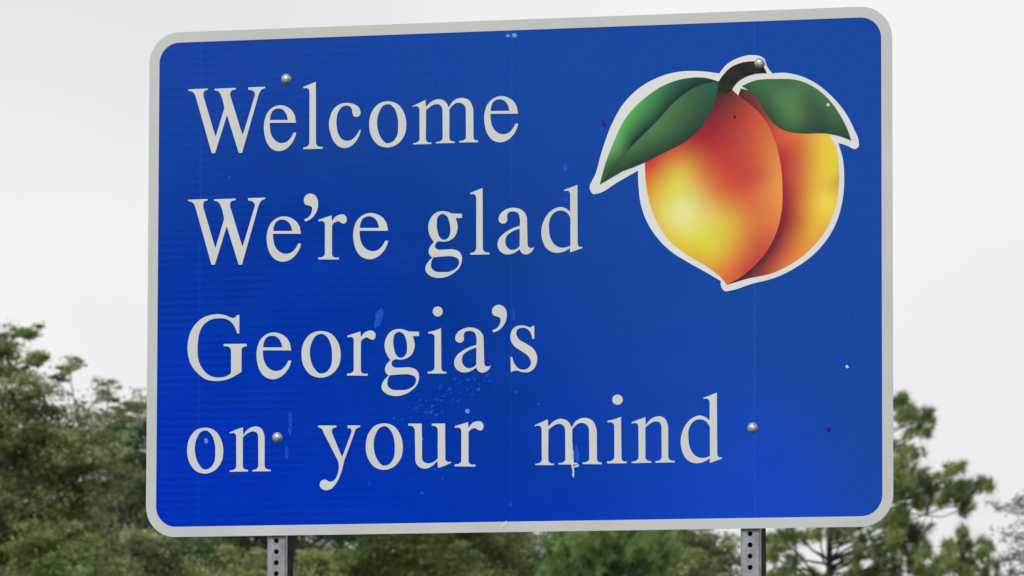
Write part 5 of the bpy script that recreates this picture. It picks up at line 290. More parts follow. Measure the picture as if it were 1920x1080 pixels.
PEACH_COLOURS = {
    'front': [[1325, 743, 224, 224, 160, 41], [1336, 777, 212, 206, 110, 35], [1296, 789, 212, 201, 75, 35], [1365, 675, 212, 201, 55, 35], [1394, 647, 212, 196, 55, 29], [1319, 833, 212, 196, 70, 29], [1307, 867, 208, 118, 60, 20], [1255, 852, 190, 70, 45, 20], [1244, 818, 208, 118, 55, 15], [1255, 757, 212, 176, 55, 17], [1296, 683, 212, 186, 50, 17], [1365, 631, 212, 156, 55, 20], [1423, 596, 213, 113, 55, 23], [1463, 623, 208, 103, 55, 29], [1462, 684, 212, 146, 60, 29], [1434, 718, 212, 181, 65, 29], [1411, 786, 206, 108, 56, 29], [1376, 831, 204, 116, 56, 26], [1387, 881, 180, 60, 50, 29], [1439, 829, 190, 70, 50, 35], [1468, 784, 198, 84, 55, 29], [1433, 902, 170, 50, 48, 35], [1468, 862, 182, 64, 52, 35], [1422, 958, 135, 42, 42, 32], [1456, 974, 150, 45, 45, 23], [1433, 1014, 75, 38, 35, 23], [1410, 1031, 60, 35, 35, 20], [1490, 962, 185, 65, 50, 17], [1513, 933, 195, 85, 55, 20], [1536, 888, 208, 113, 58, 22], [1554, 848, 216, 133, 65, 20], [1519, 827, 195, 80, 55, 23], [1553, 798, 224, 148, 68, 22], [1545, 732, 216, 128, 63, 23], [1514, 738, 208, 103, 60, 26], [1508, 666, 190, 80, 55, 26], [1480, 611, 185, 70, 50, 20], [1353, 905, 165, 50, 42, 20]],
    'back': [[1484, 1012, 90, 40, 40, 17], [1513, 989, 120, 45, 45, 15], [1542, 955, 165, 60, 50, 15], [1570, 915, 208, 98, 55, 20], [1605, 897, 195, 85, 52, 23], [1582, 859, 175, 60, 50, 20], [1616, 847, 198, 103, 55, 20], [1576, 825, 170, 56, 50, 20], [1582, 781, 160, 50, 48, 20], [1585, 725, 148, 48, 48, 20], [1571, 692, 135, 46, 46, 17], [1554, 659, 115, 42, 44, 16], [1526, 626, 90, 38, 42, 13], [1491, 597, 80, 35, 42, 12], [1616, 780, 198, 103, 50, 20], [1650, 884, 217, 166, 55, 20], [1673, 900, 224, 196, 60, 17], [1662, 823, 217, 181, 50, 20], [1682, 822, 227, 211, 80, 15], [1690, 855, 217, 191, 50, 12], [1668, 756, 227, 211, 85, 17], [1688, 778, 227, 196, 55, 12], [1639, 735, 217, 166, 50, 20], [1617, 713, 198, 103, 50, 17], [1645, 696, 224, 186, 60, 16], [1605, 663, 208, 118, 55, 17], [1571, 636, 190, 75, 52, 17], [1583, 619, 213, 128, 60, 13], [1668, 689, 217, 146, 55, 13], [1537, 609, 175, 65, 52, 15], [1699, 800, 180, 110, 50, 7]],
    'leafA_up': [[1140, 838, 46, 82, 50, 15], [1163, 905, 101, 171, 96, 13], [1180, 938, 87, 161, 87, 15], [1214, 982, 73, 150, 78, 17], [1255, 1014, 59, 135, 78, 17], [1306, 1040, 32, 87, 64, 17], [1352, 1050, 18, 59, 47, 17], [1387, 1054, 18, 55, 47, 17], [1191, 915, 27, 78, 59, 15], [1238, 953, 18, 69, 55, 15], [1284, 996, 18, 57, 47, 15], [1335, 1031, 13, 41, 38, 15], [1157, 860, 23, 59, 46, 10], [1209, 920, 13, 46, 38, 9]],
    'leafA_lo': [[1145, 827, 18, 55, 44, 12], [1180, 859, 41, 78, 50, 15], [1215, 898, 66, 109, 62, 13], [1261, 935, 73, 116, 69, 16], [1312, 984, 66, 104, 62, 16], [1364, 1027, 55, 84, 59, 16], [1398, 1043, 32, 87, 69, 13], [1387, 998, 32, 78, 59, 15], [1353, 949, 36, 69, 50, 16], [1307, 917, 38, 66, 47, 16], [1255, 891, 32, 66, 46, 15], [1215, 870, 18, 55, 44, 12], [1238, 908, 59, 90, 57, 13]],
    'leafB': [[1479, 1035, 41, 82, 53, 12], [1524, 1041, 55, 109, 64, 15], [1570, 1040, 50, 87, 57, 15], [1616, 1030, 66, 112, 71, 15], [1661, 1001, 69, 114, 75, 15], [1690, 967, 64, 106, 69, 15], [1719, 921, 36, 66, 47, 12], [1559, 1015, 75, 122, 75, 15], [1593, 997, 78, 122, 75, 15], [1627, 985, 57, 87, 59, 15], [1662, 951, 46, 73, 53, 15], [1525, 1011, 50, 78, 53, 15], [1547, 971, 47, 73, 53, 15], [1593, 958, 82, 126, 75, 16], [1616, 941, 50, 78, 53, 13], [1667, 928, 34, 64, 46, 15], [1570, 937, 36, 69, 47, 13], [1639, 1002, 41, 71, 50, 9], [1673, 973, 44, 73, 51, 9]],
}

# ---------------------------------------------------------------- the sign: shapes in mm from its lower left corner
def loops(s):
    return [[tuple(float(c) for c in p.split(',')) for p in part.split()] for part in s.split('|')]


SIGN_W, SIGN_H = 1.830, 1.2143
SIGN_Z = 3.150 - SIGN_H / 2                      # height of the lower edge
YAW = -math.radians(16.31)
sign = empty("welcome_sign", (0.005, 15.66, 0.0), YAW)
tag(sign, "blue welcome sign with white serif lettering and a peach on two steel posts", "road sign")


def local(u, v, y=0.0):
    return Vector((u / 1000 - SIGN_W / 2, y, v / 1000 + SIGN_Z))


def area(lp):
    return 0.5 * sum(lp[i - 1][0] * lp[i][1] - lp[i][0] * lp[i - 1][1] for i in range(len(lp)))


def inside(p, lp):
    r = False
    for i in range(len(lp)):
        (x1, y1), (x2, y2) = lp[i - 1], lp[i]
        if (y1 > p[1]) != (y2 > p[1]) and p[0] < (x2 - x1) * (p[1] - y1) / (y2 - y1) + x1:
            r = not r
    return r


def plate(name, outlines, y_front, y_back, mat, parent):
    """flat cut-out with real thickness; holes are outlines lying inside another outline"""
    bm = bmesh.new()
    outer = [l for l in outlines if not any(k is not l and inside(l[0], k) for k in outlines)]
    for o in outer:
        holes = [l for l in outlines if l is not o and inside(l[0], o)]
        ls = [o if area(o) > 0 else o[::-1]] + [h if area(h) < 0 else h[::-1] for h in holes]
        flat = [p for l in ls for p in l]
        vf = [bm.verts.new(local(u, v, y_front)) for u, v in flat]
        for t in tessellate_polygon([[Vector((u, v, 0)) for u, v in l] for l in ls]):
            try: bm.faces.new([vf[i] for i in t])
            except ValueError: pass
        vb = [bm.verts.new(local(u, v, y_back)) for u, v in flat]
        k = 0
        for l in ls:
            n = len(l)
            for i in range(n):
                a, b = k + i, k + (i + 1) % n
                bm.faces.new((vf[a], vb[a], vb[b], vf[b]))
            k += n
    return from_bm(name, bm, mat, parent)


def rounded(u0, v0, u1, v1, r, n=12):
    pts = []
    for cx, cy, a0 in ((u1 - r, v0 + r, -90), (u1 - r, v1 - r, 0), (u0 + r, v1 - r, 90), (u0 + r, v0 + r, 180)):
        for i in range(n + 1):
            a = math.radians(a0 + 90 * i / n)
            pts.append((cx + r * math.cos(a), cy + r * math.sin(a)))
    return pts


# --- materials of the sheeting
sheet = NT("blue_reflective_sheeting")
sv = sheet.coords()
sep = sheet.node("ShaderNodeSeparateXYZ")
sheet.link(sv, sep.inputs[0])
sx, sz = sep.outputs["X"], sep.outputs["Z"]
wob = sheet.noise(sv, 2.2, 2)
# fine horizontal ribs pressed into the film, clearest on the left half of the sheet
rib = sheet.math('SINE', sheet.math('ADD', sheet.math('MULTIPLY', sz, 2 * math.pi / 0.0180), sheet.math('MULTIPLY', wob, 3.0)))
rib = sheet.rampf(rib, -1, 1, 0.0, 1.0)
ribmask = sheet.rampf(sx, -0.70, 0.15, 1.0, 0.0)
ribmask = sheet.math('MULTIPLY', ribmask, sheet.rampf(sheet.noise(sv, 7.0, 3), 0.25, 0.65, 0.45, 1.0))
# uneven light on the film painted into its colour: brighter lower left, duller upper right
painted_light = sheet.math('ADD', sheet.math('MULTIPLY', sx, 0.42), sheet.math('MULTIPLY', sheet.math('SUBTRACT', sz, SIGN_Z + 0.6), 0.85))
painted_light = sheet.math('ADD', painted_light, sheet.math('MULTIPLY', sheet.math('SUBTRACT', sheet.noise(sv, 1.3, 2), 0.5), 0.7))
base = sheet.mixc(sheet.rampf(painted_light, -0.75, 0.05), (0.0002, 0.052, 0.88), (0.0010, 0.057, 0.365))
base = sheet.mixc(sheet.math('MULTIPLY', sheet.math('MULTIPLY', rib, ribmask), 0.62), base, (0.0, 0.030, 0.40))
# faint joints of the film rolls
for s0, w in ((0.131 - 0.915, 0.0028), (1.500 - 0.915, 0.0022), (0.908 - 0.915, 0.0016)):
    d = sheet.math('ABSOLUTE', sheet.math('SUBTRACT', sx, s0))
    base = sheet.mixc(sheet.rampf(d, w * 0.6, w * 1.6, 0.10, 0.0), base, (0.02, 0.17, 0.85))
# mild soot and fine speckle
sp = sheet.noise(sv, 220.0, 2)
base = sheet.mixc(sheet.rampf(sp, 0.45, 0.75, 0.0, 0.22), base, (0.03, 0.12, 0.62))
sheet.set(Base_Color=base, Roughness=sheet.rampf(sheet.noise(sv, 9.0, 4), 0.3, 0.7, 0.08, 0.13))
sheet.bsdf.inputs["Specular IOR Level"].default_value = 0.2
sheet.bsdf.inputs["Metallic"].default_value = 0.38
bp = sheet.node("ShaderNodeBump")
bp.inputs["Strength"].default_value = 0.02
bp.inputs["Distance"].default_value = 0.01
sheet.link(sheet.noise(sv, 3.0, 2), bp.inputs["Height"])
sheet.link(bp.outputs[0], sheet.bsdf.inputs["Normal"])


def white_film(name, c0, c1):
    t = NT(name)
    v = t.coords()
    c = t.mixc(t.rampf(t.noise(v, 4.0, 4), 0.3, 0.7), c0, c1)
    c = t.mixc(t.rampf(t.noise(v, 60.0, 3), 0.55, 0.8, 0.0, 0.25), c, tuple(x * 0.8 for x in c0))
    t.set(Base_Color=c, Roughness=0.3)
    t.bsdf.inputs["Specular IOR Level"].default_value = 0.25
    return t.m


film = white_film("white_reflective_film", (0.575, 0.582, 0.585), (0.64, 0.647, 0.65))
border_film = white_film("white_border_film", (0.50, 0.508, 0.51), (0.575, 0.582, 0.582))

alu = NT("aluminium_sheet")
alu.set(Base_Color=(0.45, 0.46, 0.47), Metallic=0.8, Roughness=0.5)

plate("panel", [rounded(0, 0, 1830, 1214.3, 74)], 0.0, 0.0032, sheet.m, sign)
back_plate = plate("back_sheet", [rounded(0.3, 0.3, 1829.7, 1214.0, 73.8)], 0.0034, 0.0052, alu.m, sign)
plate("border", [rounded(-0.4, -0.4, 1830.4, 1214.7, 74.3), rounded(25, 24, 1805, 1189.5, 50)], -0.0009, 0.0012, border_film, sign)

for ch, s in LETTERS:
    plate("letter", loops(s), -0.0010, -0.00005, film, sign)

# --- the peach print
def print_material(name, samples):
    """printed ink: a smooth surface of ink colours through the values at places on the print"""
    t = NT(name)
    pts = np.array([[local(u, w).x, local(u, w).z] for u, w, *_ in samples])
    ink = np.array([srgb(r, g, b) for _, _, r, g, b, _ in samples]) / 0.88      # seen value to ink reflectance
    soft = 0.022
    phi = lambda d: np.sqrt(d * d + soft * soft)
    n = len(pts)
    D = phi(np.linalg.norm(pts[:, None] - pts[None], axis=2))
    A = np.zeros((n + 1, n + 1))
    A[:n, :n] = D - 0.010 * np.eye(n)
    A[:n, n] = A[n, :n] = 1
    w = np.linalg.solve(A, np.vstack([ink, np.zeros((1, 3))]))
    flat = t.node("ShaderNodeVectorMath", operation='MULTIPLY')
    flat.inputs[1].default_value = (1, 0, 1)
    t.link(t.coords(), flat.inputs[0])
    acc = None
    for (x, z), c in zip(pts, w[:n]):
        d = t.node("ShaderNodeVectorMath", operation='DISTANCE')
        t.link(flat.outputs[0], d.inputs[0])
        d.inputs[1].default_value = (x, 0, z)
        q = t.math('SQRT', t.math('ADD', t.math('MULTIPLY', d.outputs["Value"], d.outputs["Value"]), soft * soft))
        col = t.node("ShaderNodeVectorMath", operation='SCALE')
        col.inputs[0].default_value = tuple(c)
        t.link(q, col.inputs["Scale"])
        a = t.node("ShaderNodeVectorMath", operation='ADD')
        t.link(col.outputs[0], a.inputs[0])
        if acc is None: a.inputs[1].default_value = tuple(w[n])
        else: t.link(acc, a.inputs[1])
        acc = a.outputs[0]
    lo = t.node("ShaderNodeVectorMath", operation='MAXIMUM'); lo.inputs[1].default_value = (0.004, 0.012, 0.008)
    hi = t.node("ShaderNodeVectorMath", operation='MINIMUM'); hi.inputs[1].default_value = (0.85, 0.85, 0.85)
    t.link(acc, lo.inputs[0]); t.link(lo.outputs[0], hi.inputs[0])
    t.set(Base_Color=hi.outputs[0], Roughness=0.25)
    t.bsdf.inputs["Specular IOR Level"].default_value = 0.22
    return t.m


bright_film = white_film("clean_white_film", (0.68, 0.685, 0.685), (0.74, 0.745, 0.745))
emblem = plate("peach_emblem", loops(PEACH_SHAPES['outline']), -0.0010, -0.00005, bright_film, sign)
emblem["label"] = "printed peach with two green leaves and a white edge"
Y1, Y2, Y3 = -0.0014, -0.0018, -0.0022
back_mat = print_material("peach_ink_far_half", PEACH_COLOURS['back'])
plate("peach_lobe", loops(PEACH_SHAPES['back']), Y1, -0.0009, back_mat, emblem)
plate("peach_lobe", loops(PEACH_SHAPES['front']), Y2, -0.0009, print_material("peach_ink_near_half", PEACH_COLOURS['front']), emblem)
plate("leaf", loops(PEACH_SHAPES['leafA_lo']), Y3, -0.0009, print_material("leaf_ink_lower", PEACH_COLOURS['leafA_lo']), emblem)
plate("leaf", loops(PEACH_SHAPES['leafA_up']), Y3 - 0.0002, -0.0009, print_material("leaf_ink_upper", PEACH_COLOURS['leafA_up']), emblem)
plate("leaf", loops(PEACH_SHAPES['leafB']), Y3, -0.0009, print_material("leaf_ink_right", PEACH_COLOURS['leafB']), emblem)
stem_t = NT("stem_ink")
stem_c = stem_t.mixc(stem_t.rampf(stem_t.noise(stem_t.coords(), 30.0, 2), 0.35, 0.65), (0.006, 0.006, 0.005), (0.024, 0.024, 0.017))
stem_t.set(Base_Color=stem_c, Roughness=0.3)
stem_t.bsdf.inputs["Specular IOR Level"].default_value = 0.15
plate("stem", loops(PEACH_SHAPES['stem']), Y3 - 0.0003, -0.0009, stem_t.m, emblem)

# --- bolts with domed heads
zinc = NT("zinc_bolt")
zv = zinc.coords()
zinc.set(Base_Color=zinc.mixc(zinc.rampf(zinc.noise(zv, 160, 3), 0.4, 0.65), (0.36, 0.38, 0.40), (0.58, 0.60, 0.62)), Metallic=0.55, Roughness=0.45)
bm = bmesh.new()
prof = [(0.0125, 0.0), (0.0125, 0.0016), (0.0100, 0.0020), (0.0098, 0.0052), (0.0082, 0.0074), (0.0050, 0.0086), (0.0, 0.0090)]
rings = []
for r, h in prof:
    rings.append([bm.verts.new((r * math.cos(a), -h, r * math.sin(a))) for a in [2 * math.pi * i / 20 for i in range(20)]] if r else [bm.verts.new((0, -h, 0))])
for a, b in zip(rings, rings[1:]):
    for i in range(20):
        if len(b) == 1: bm.faces.new((a[i], a[(i + 1) % 20], b[0]))
        else: bm.faces.new((a[i], a[(i + 1) % 20], b[(i + 1) % 20], b[i]))
bolt = from_bm("bolt", bm, zinc.m, sign, smooth=True)
BOLTS = [(346, 1092), (329, 233), (1495, 234), (1513, 1090)]
bolt.location = local(*BOLTS[0], -0.0002)
for i, b in enumerate(BOLTS[1:]):
    o = bolt.copy(); COL.objects.link(o); o.parent = sign
    o.location = local(*b, -0.0016 if i == 2 else -0.0002)
    o.rotation_euler = (0, 0.7 * i, 0)

# --- wear: dings, scuffs and scratches, each a small mark lying on the film
def mark_mat(name, col, rough=0.5):
    t = NT(name)
    v = t.coords()
    t.set(Base_Color=t.mixc(t.rampf(t.noise(v, 120, 3), 0.35, 0.65), tuple(c * 0.75 for c in col), tuple(min(1, c * 1.15) for c in col)), Roughness=rough)
    t.bsdf.inputs["Specular IOR Level"].default_value = 0.1
    return t.m


scuff_b = mark_mat("scuffed_blue_film", (0.002, 0.085, 0.62))
scuff_f = mark_mat("lightly_scuffed_blue_film", (0.001, 0.062, 0.52))
scuff_p = mark_mat("chipped_pale_film", (0.14, 0.30, 0.68))
scuff_w = mark_mat("scraped_white_film", (0.60, 0.64, 0.62))
dent_shade = mark_mat("dent_shade_blue", (0.001, 0.030, 0.26))
hole_d = mark_mat("dark_puncture", (0.008, 0.018, 0.07))
rng = random.Random(5)


def blotch(name, u, v, ru, rv, mat, ang=0.0, y=-0.0006, n=11, rough=0.3):
    pts = []
    for i in range(n):
        a = 2 * math.pi * i / n
        k = 1 + rng.uniform(-rough, rough)
        x, z = ru * k * math.cos(a), rv * k * math.sin(a)
        pts.append((u + x * math.cos(ang) - z * math.sin(ang), v + x * math.sin(ang) + z * math.cos(ang)))
    return plate(name, [pts], y, -0.00005, mat, sign)


blotch("scuff", 580, 512, 9, 21, scuff_b, -0.35)
blotch("scuff", 361, 275, 6, 22, scuff_f, 0.05)
blotch("scuff", 360, 250, 5, 9, scuff_b, 0.1)
blotch("scuff", 353, 196, 4, 17, scuff_f, 0.1)
blotch("scuff", 1040, 859, 7, 9, scuff_b)
blotch("scuff", 1039, 782, 9, 11, scuff_f)
blotch("scuff", 915, 512, 4, 15, scuff_f, 0.05)
blotch("dent", 1134, 960, 6, 11, dent_shade, 0.2, -0.0004)  # flat mark: shaded side of the dimple painted dark
blotch("dent", 1130, 944, 5, 7, scuff_b, 0.2, -0.0004)  # lit side of the same dimple, painted lighter
blotch("scuff", 908, 64, 4, 5, scuff_f)
blotch("chip", 899, 1177, 5, 4, scuff_p)
blotch("chip", 915, 1177, 6, 5, scuff_p)
blotch("chip", 1722, 372, 3.6, 3.6, scuff_w)
blotch("chip", 1678, 986, 3.6, 3.6, scuff_w, y=-0.0030)
blotch("chip", 150, 228, 5, 6, scuff_p)
blotch("chip", 801, 287, 5, 5, scuff_p)
blotch("chip", 684, 222, 6, 6, scuff_p)
blotch("chip", 730, 205, 3, 3, scuff_p)
blotch("puncture", 1677, 226, 6, 6, hole_d)
blotch("puncture", 1453, 966, 3.5, 3.5, mark_mat("rusty_puncture", (0.05, 0.012, 0.012)), y=-0.0030)
blotch("scratch", 890, 16, 3, 12, scuff_w, -0.7, -0.0013)
blotch("scratch", 1059, 172, 2.4, 30, scuff_w, 0.03, -0.0014, 17, 0.45)
blotch("scratch", 1061, 140, 2.4, 12, scuff_w, 0.0, -0.0013, 13, 0.4)
blotch("scratch", 1069, 152, 7, 3, scuff_w, 0.2, -0.0012)
blotch("scuff", 1070, 180, 6, 20, scuff_b, 0.15, -0.0005)
blotch("scuff", 1066, 250, 5, 9, scuff_f)
# the rubbed patch above "your": a spray of little nicks in one drag direction
for i in range(64):
    t = rng.gauss(0, 1)
    u = 745 + 75 * t + rng.gauss(0, 8)
    v = 322 + 36 * t * 0.9 + rng.gauss(0, 16)
    r = rng.uniform(1.2, 3.6)
    blotch("nick", u, v, r * 1.5, r, rng.choice([scuff_f, scuff_f, scuff_b]), 0.5, -0.0005, 7)
blotch("nick", 828, 338, 6, 4, scuff_b, 0.5)
for u, v in ((640, 270), (700, 290), (720, 150), (740, 128), (690, 95), (205, 860), (560, 120), (920, 330), (975, 300)):
    blotch("nick", u, v, rng.uniform(2.5, 5), rng.uniform(2, 5), rng.choice([scuff_f, scuff_b]), rng.uniform(0, 3), -0.0005, 8)

# --- perforated square steel posts and the rails that join them to the panel
galv = NT("galvanised_steel")
gv2 = galv.coords()
vor = galv.node("ShaderNodeTexVoronoi")
vor.inputs["Scale"].default_value = 90.0
galv.link(gv2, vor.inputs["Vector"])
gcol = galv.mixc(galv.rampf(galv.noise(gv2, 38, 5), 0.35, 0.65), (0.21, 0.23, 0.25), (0.35, 0.37, 0.395))
gcol = galv.mixc(galv.rampf(vor.outputs["Distance"], 0.0, 0.9, 0.0, 0.3), gcol, (0.20, 0.22, 0.24))
galv.set(Base_Color=gcol, Metallic=0.65, Roughness=galv.rampf(galv.noise(gv2, 40, 3), 0.3, 0.7, 0.34, 0.5))


def channel_mesh(z0, z1, w=0.0475, depth=0.013, r=0.0045, pitch=0.0262, hr=0.0063):
    """shallow steel channel with rounded edges and a row of punched holes down its face"""
    bm = bmesh.new()
    cw = w / 2 - r
    n = int((z1 - z0) / pitch)
    zt = z0 + n * pitch
    for i in range(n):
        za, zb = z0 + i * pitch, z0 + (i + 1) * pitch
        zc = (za + zb) / 2
        sq = [(cw, zb), (0, zb), (-cw, zb), (-cw, zc), (-cw, za), (0, za), (cw, za), (cw, zc)]
        ho = [(hr * math.cos(math.pi / 4 * k + math.pi / 4), zc + hr * math.sin(math.pi / 4 * k + math.pi / 4)) for k in range(8)]
        vo = [bm.verts.new((x, 0, z)) for x, z in sq]
        vi = [bm.verts.new((x, 0, z)) for x, z in ho]
        vd = [bm.verts.new((x, 0.0027, z)) for x, z in ho]
        for k in range(8):
            j = (k + 1) % 8
            bm.faces.new((vo[k], vo[j], vi[j], vi[k]))
            bm.faces.new((vi[k], vi[j], vd[j], vd[k]))
    for sgn in (-1, 1):
        arc = [(sgn * (cw + r * math.sin(a)), r - r * math.cos(a)) for a in [k * math.pi / 10 for k in range(6)]] + [(sgn * w / 2, depth)]
        for (xa, ya), (xb, yb) in zip(arc, arc[1:]):
            bm.faces.new([bm.verts.new(p) for p in ((xa, ya, z0), (xa, ya, zt), (xb, yb, zt), (xb, yb, z0))])
    bmesh.ops.remove_doubles(bm, verts=bm.verts, dist=1e-5)
    return bm


side_shade = NT("post_shade_colour")  # near-black colour standing for the shade on each post's right side
dv = side_shade.coords()
side_shade.set(Base_Color=side_shade.mixc(side_shade.rampf(side_shade.noise(dv, 30, 4), 0.35, 0.65), (0.010, 0.010, 0.013), (0.030, 0.027, 0.027)), Roughness=0.8)
side_shade.bsdf.inputs["Specular IOR Level"].default_value = 0.15

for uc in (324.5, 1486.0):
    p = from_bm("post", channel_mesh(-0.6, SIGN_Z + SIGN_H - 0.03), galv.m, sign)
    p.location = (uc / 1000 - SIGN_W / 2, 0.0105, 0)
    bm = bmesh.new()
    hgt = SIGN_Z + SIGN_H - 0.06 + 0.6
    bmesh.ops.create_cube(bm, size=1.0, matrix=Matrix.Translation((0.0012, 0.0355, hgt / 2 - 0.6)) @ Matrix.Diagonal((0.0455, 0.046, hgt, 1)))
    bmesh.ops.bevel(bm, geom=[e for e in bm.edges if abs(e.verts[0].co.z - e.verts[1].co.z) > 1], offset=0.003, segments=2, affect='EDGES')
    from_bm("post_side_shade", bm, side_shade.m, p)  # added part that draws the post's shaded side as a dark strip
for vc in (150, 607, 1064):
    bm = bmesh.new()
    bmesh.ops.create_cube(bm, size=1.0, matrix=Matrix.Translation(local(915, vc, 0.0076)) @ Matrix.Diagonal((1.70, 0.0042, 0.045, 1)))
    from_bm("back_rail", bm, alu.m, sign)

# ---------------------------------------------------------------- trees
def at(x, y, Y):
    """point at depth Y seen at (x, y) of a 1920 x 1080 frame: used to place whole trees in the land behind the sign"""
    d = fw + cr * ((x - 960) / FOCAL_PX) + cu * ((540 - y) / FOCAL_PX)
    return np.array(d * (Y / d.y)) + np.array((0, 0, CAM_Z))


def leaf_material(name, dark, mid, light, transl=0.5, rough=0.5):
    t = NT(name)
    geo = t.node("ShaderNodeNewGeometry")
    r = t.node("ShaderNodeValToRGB")
    e = r.color_ramp.elements
    e[0].position, e[0].color = 0.0, (*dark, 1)
    e[1].position, e[1].color = 1.0, (*light, 1)
    n = r.color_ramp.elements.new(0.5); n.color = (*mid, 1)
    big = t.noise(t.coords(), 2.3, 3)
    f = t.math('ADD', t.math('MULTIPLY', geo.outputs["Random Per Island"], 0.35), t.rampf(big, 0.36, 0.64, 0.0, 0.65))
    t.link(f, r.inputs["Fac"])
    t.set(Base_Color=r.outputs["Color"], Roughness=rough)
    t.bsdf.inputs["Specular IOR Level"].default_value = 0.3
    tr = t.node("ShaderNodeBsdfTranslucent")
    t.link(r.outputs["Color"], tr.inputs["Color"])
    mx = t.node("ShaderNodeMixShader")
    mx.inputs[0].default_value = transl
    t.link(t.bsdf.outputs[0], mx.inputs[1]); t.link(tr.outputs[0], mx.inputs[2])
    t.link(mx.outputs[0], t.out.inputs["Surface"])
    return t.m


bark = NT("bark")
bv = bark.coords()
bark.set(Base_Color=bark.mixc(bark.rampf(bark.noise(bv, 9, 5), 0.35, 0.65), (0.022, 0.020, 0.018), (0.065, 0.058, 0.052)), Roughness=0.9)

M_OAK = leaf_material("oak_leaves", (0.058, 0.086, 0.04), (0.236, 0.308, 0.123), (0.77, 0.823, 0.466))
M_OLIVE = leaf_material("pale_olive_leaves", (0.13, 0.161, 0.082), (0.294, 0.326, 0.175), (0.565, 0.599, 0.36))
M_DARK = leaf_material("dark_green_leaves", (0.027, 0.061, 0.027), (0.093, 0.172, 0.068), (0.268, 0.383, 0.161))
M_GREEN = leaf_material("mid_green_leaves", (0.077, 0.122, 0.041), (0.194, 0.272, 0.091), (0.414, 0.488, 0.178))
M_YELLOW = leaf_material("yellow_green_leaves", (0.151, 0.174, 0.068), (0.323, 0.36, 0.135), (0.557, 0.603, 0.268))
M_PINE = leaf_material("pine_needles", (0.047, 0.086, 0.035), (0.189, 0.285, 0.089), (0.526, 0.593, 0.235), 0.35)
M_PINE_B = leaf_material("bright_pine_needles", (0.057, 0.109, 0.041), (0.199, 0.31, 0.1), (0.427, 0.558, 0.212), 0.35)
M_GREY = leaf_material("grey_green_leaves", (0.137, 0.168, 0.12), (0.253, 0.306, 0.218), (0.427, 0.494, 0.394))

R = np.random.default_rng(11)


def tubes(segs, k=6):
    """segs: list of (p, q, r0, r1) -> verts, quads of tapered tubes"""
    V, F = [], []
    n = 0
    ang = np.arange(k) * 2 * np.pi / k
    for p, q, r0, r1 in segs:
        d = q - p
        L = np.linalg.norm(d)
        if L < 1e-6: continue
        d = d / L
        a = np.cross(d, (0, 0, 1) if abs(d[2]) < 0.9 else (1, 0, 0)); a /= np.linalg.norm(a)
        b = np.cross(d, a)
        ring = np.cos(ang)[:, None] * a + np.sin(ang)[:, None] * b
        V.append(p + ring * r0); V.append(q + ring * r1)
        i = np.arange(k)
        F.append(np.stack([n + i, n + (i + 1) % k, n + k + (i + 1) % k, n + k + i], 1))
        n += 2 * k
    return np.vstack(V), np.vstack(F)


def bent(p, q, r0, r1, n=4, amp=0.06):
    """a limb of a few bent segments"""
    L = np.linalg.norm(q - p)
    pts = [p + (q - p) * t for t in np.linspace(0, 1, n + 1)]
    for i in range(1, n): pts[i] = pts[i] + R.normal(0, amp * L * 0.5, 3)
    rs = np.linspace(r0, r1, n + 1)
    return [(pts[i], pts[i + 1], rs[i], rs[i + 1]) for i in range(n)]


def leaf_quads(cen, size, up_bias=0.9):
    """one pointed, slightly folded leaf per centre"""
    n = len(cen)
    nrm = R.normal(0, 1, (n, 3)); nrm[:, 2] = np.abs(nrm[:, 2]) + up_bias
    nrm /= np.linalg.norm(nrm, axis=1)[:, None]
    t = np.cross(nrm, R.normal(0, 1, (n, 3))); t /= np.linalg.norm(t, axis=1)[:, None]
    b = np.cross(nrm, t)
    L = (size * R.uniform(0.6, 1.25, n))[:, None]
    w = L * R.uniform(0.22, 0.34, n)[:, None]
    base = cen - t * L * 0.5
    tip = cen + t * L * 0.5
    fold = nrm * w * 0.35
    V = np.stack([base, cen + b * w + fold, tip, cen - b * w + fold], 1).reshape(-1, 3)
    i = np.arange(n) * 4
    F = np.concatenate([np.stack([i, i + 1, i + 2], 1), np.stack([i, i + 2, i + 3], 1)])
    return V, F


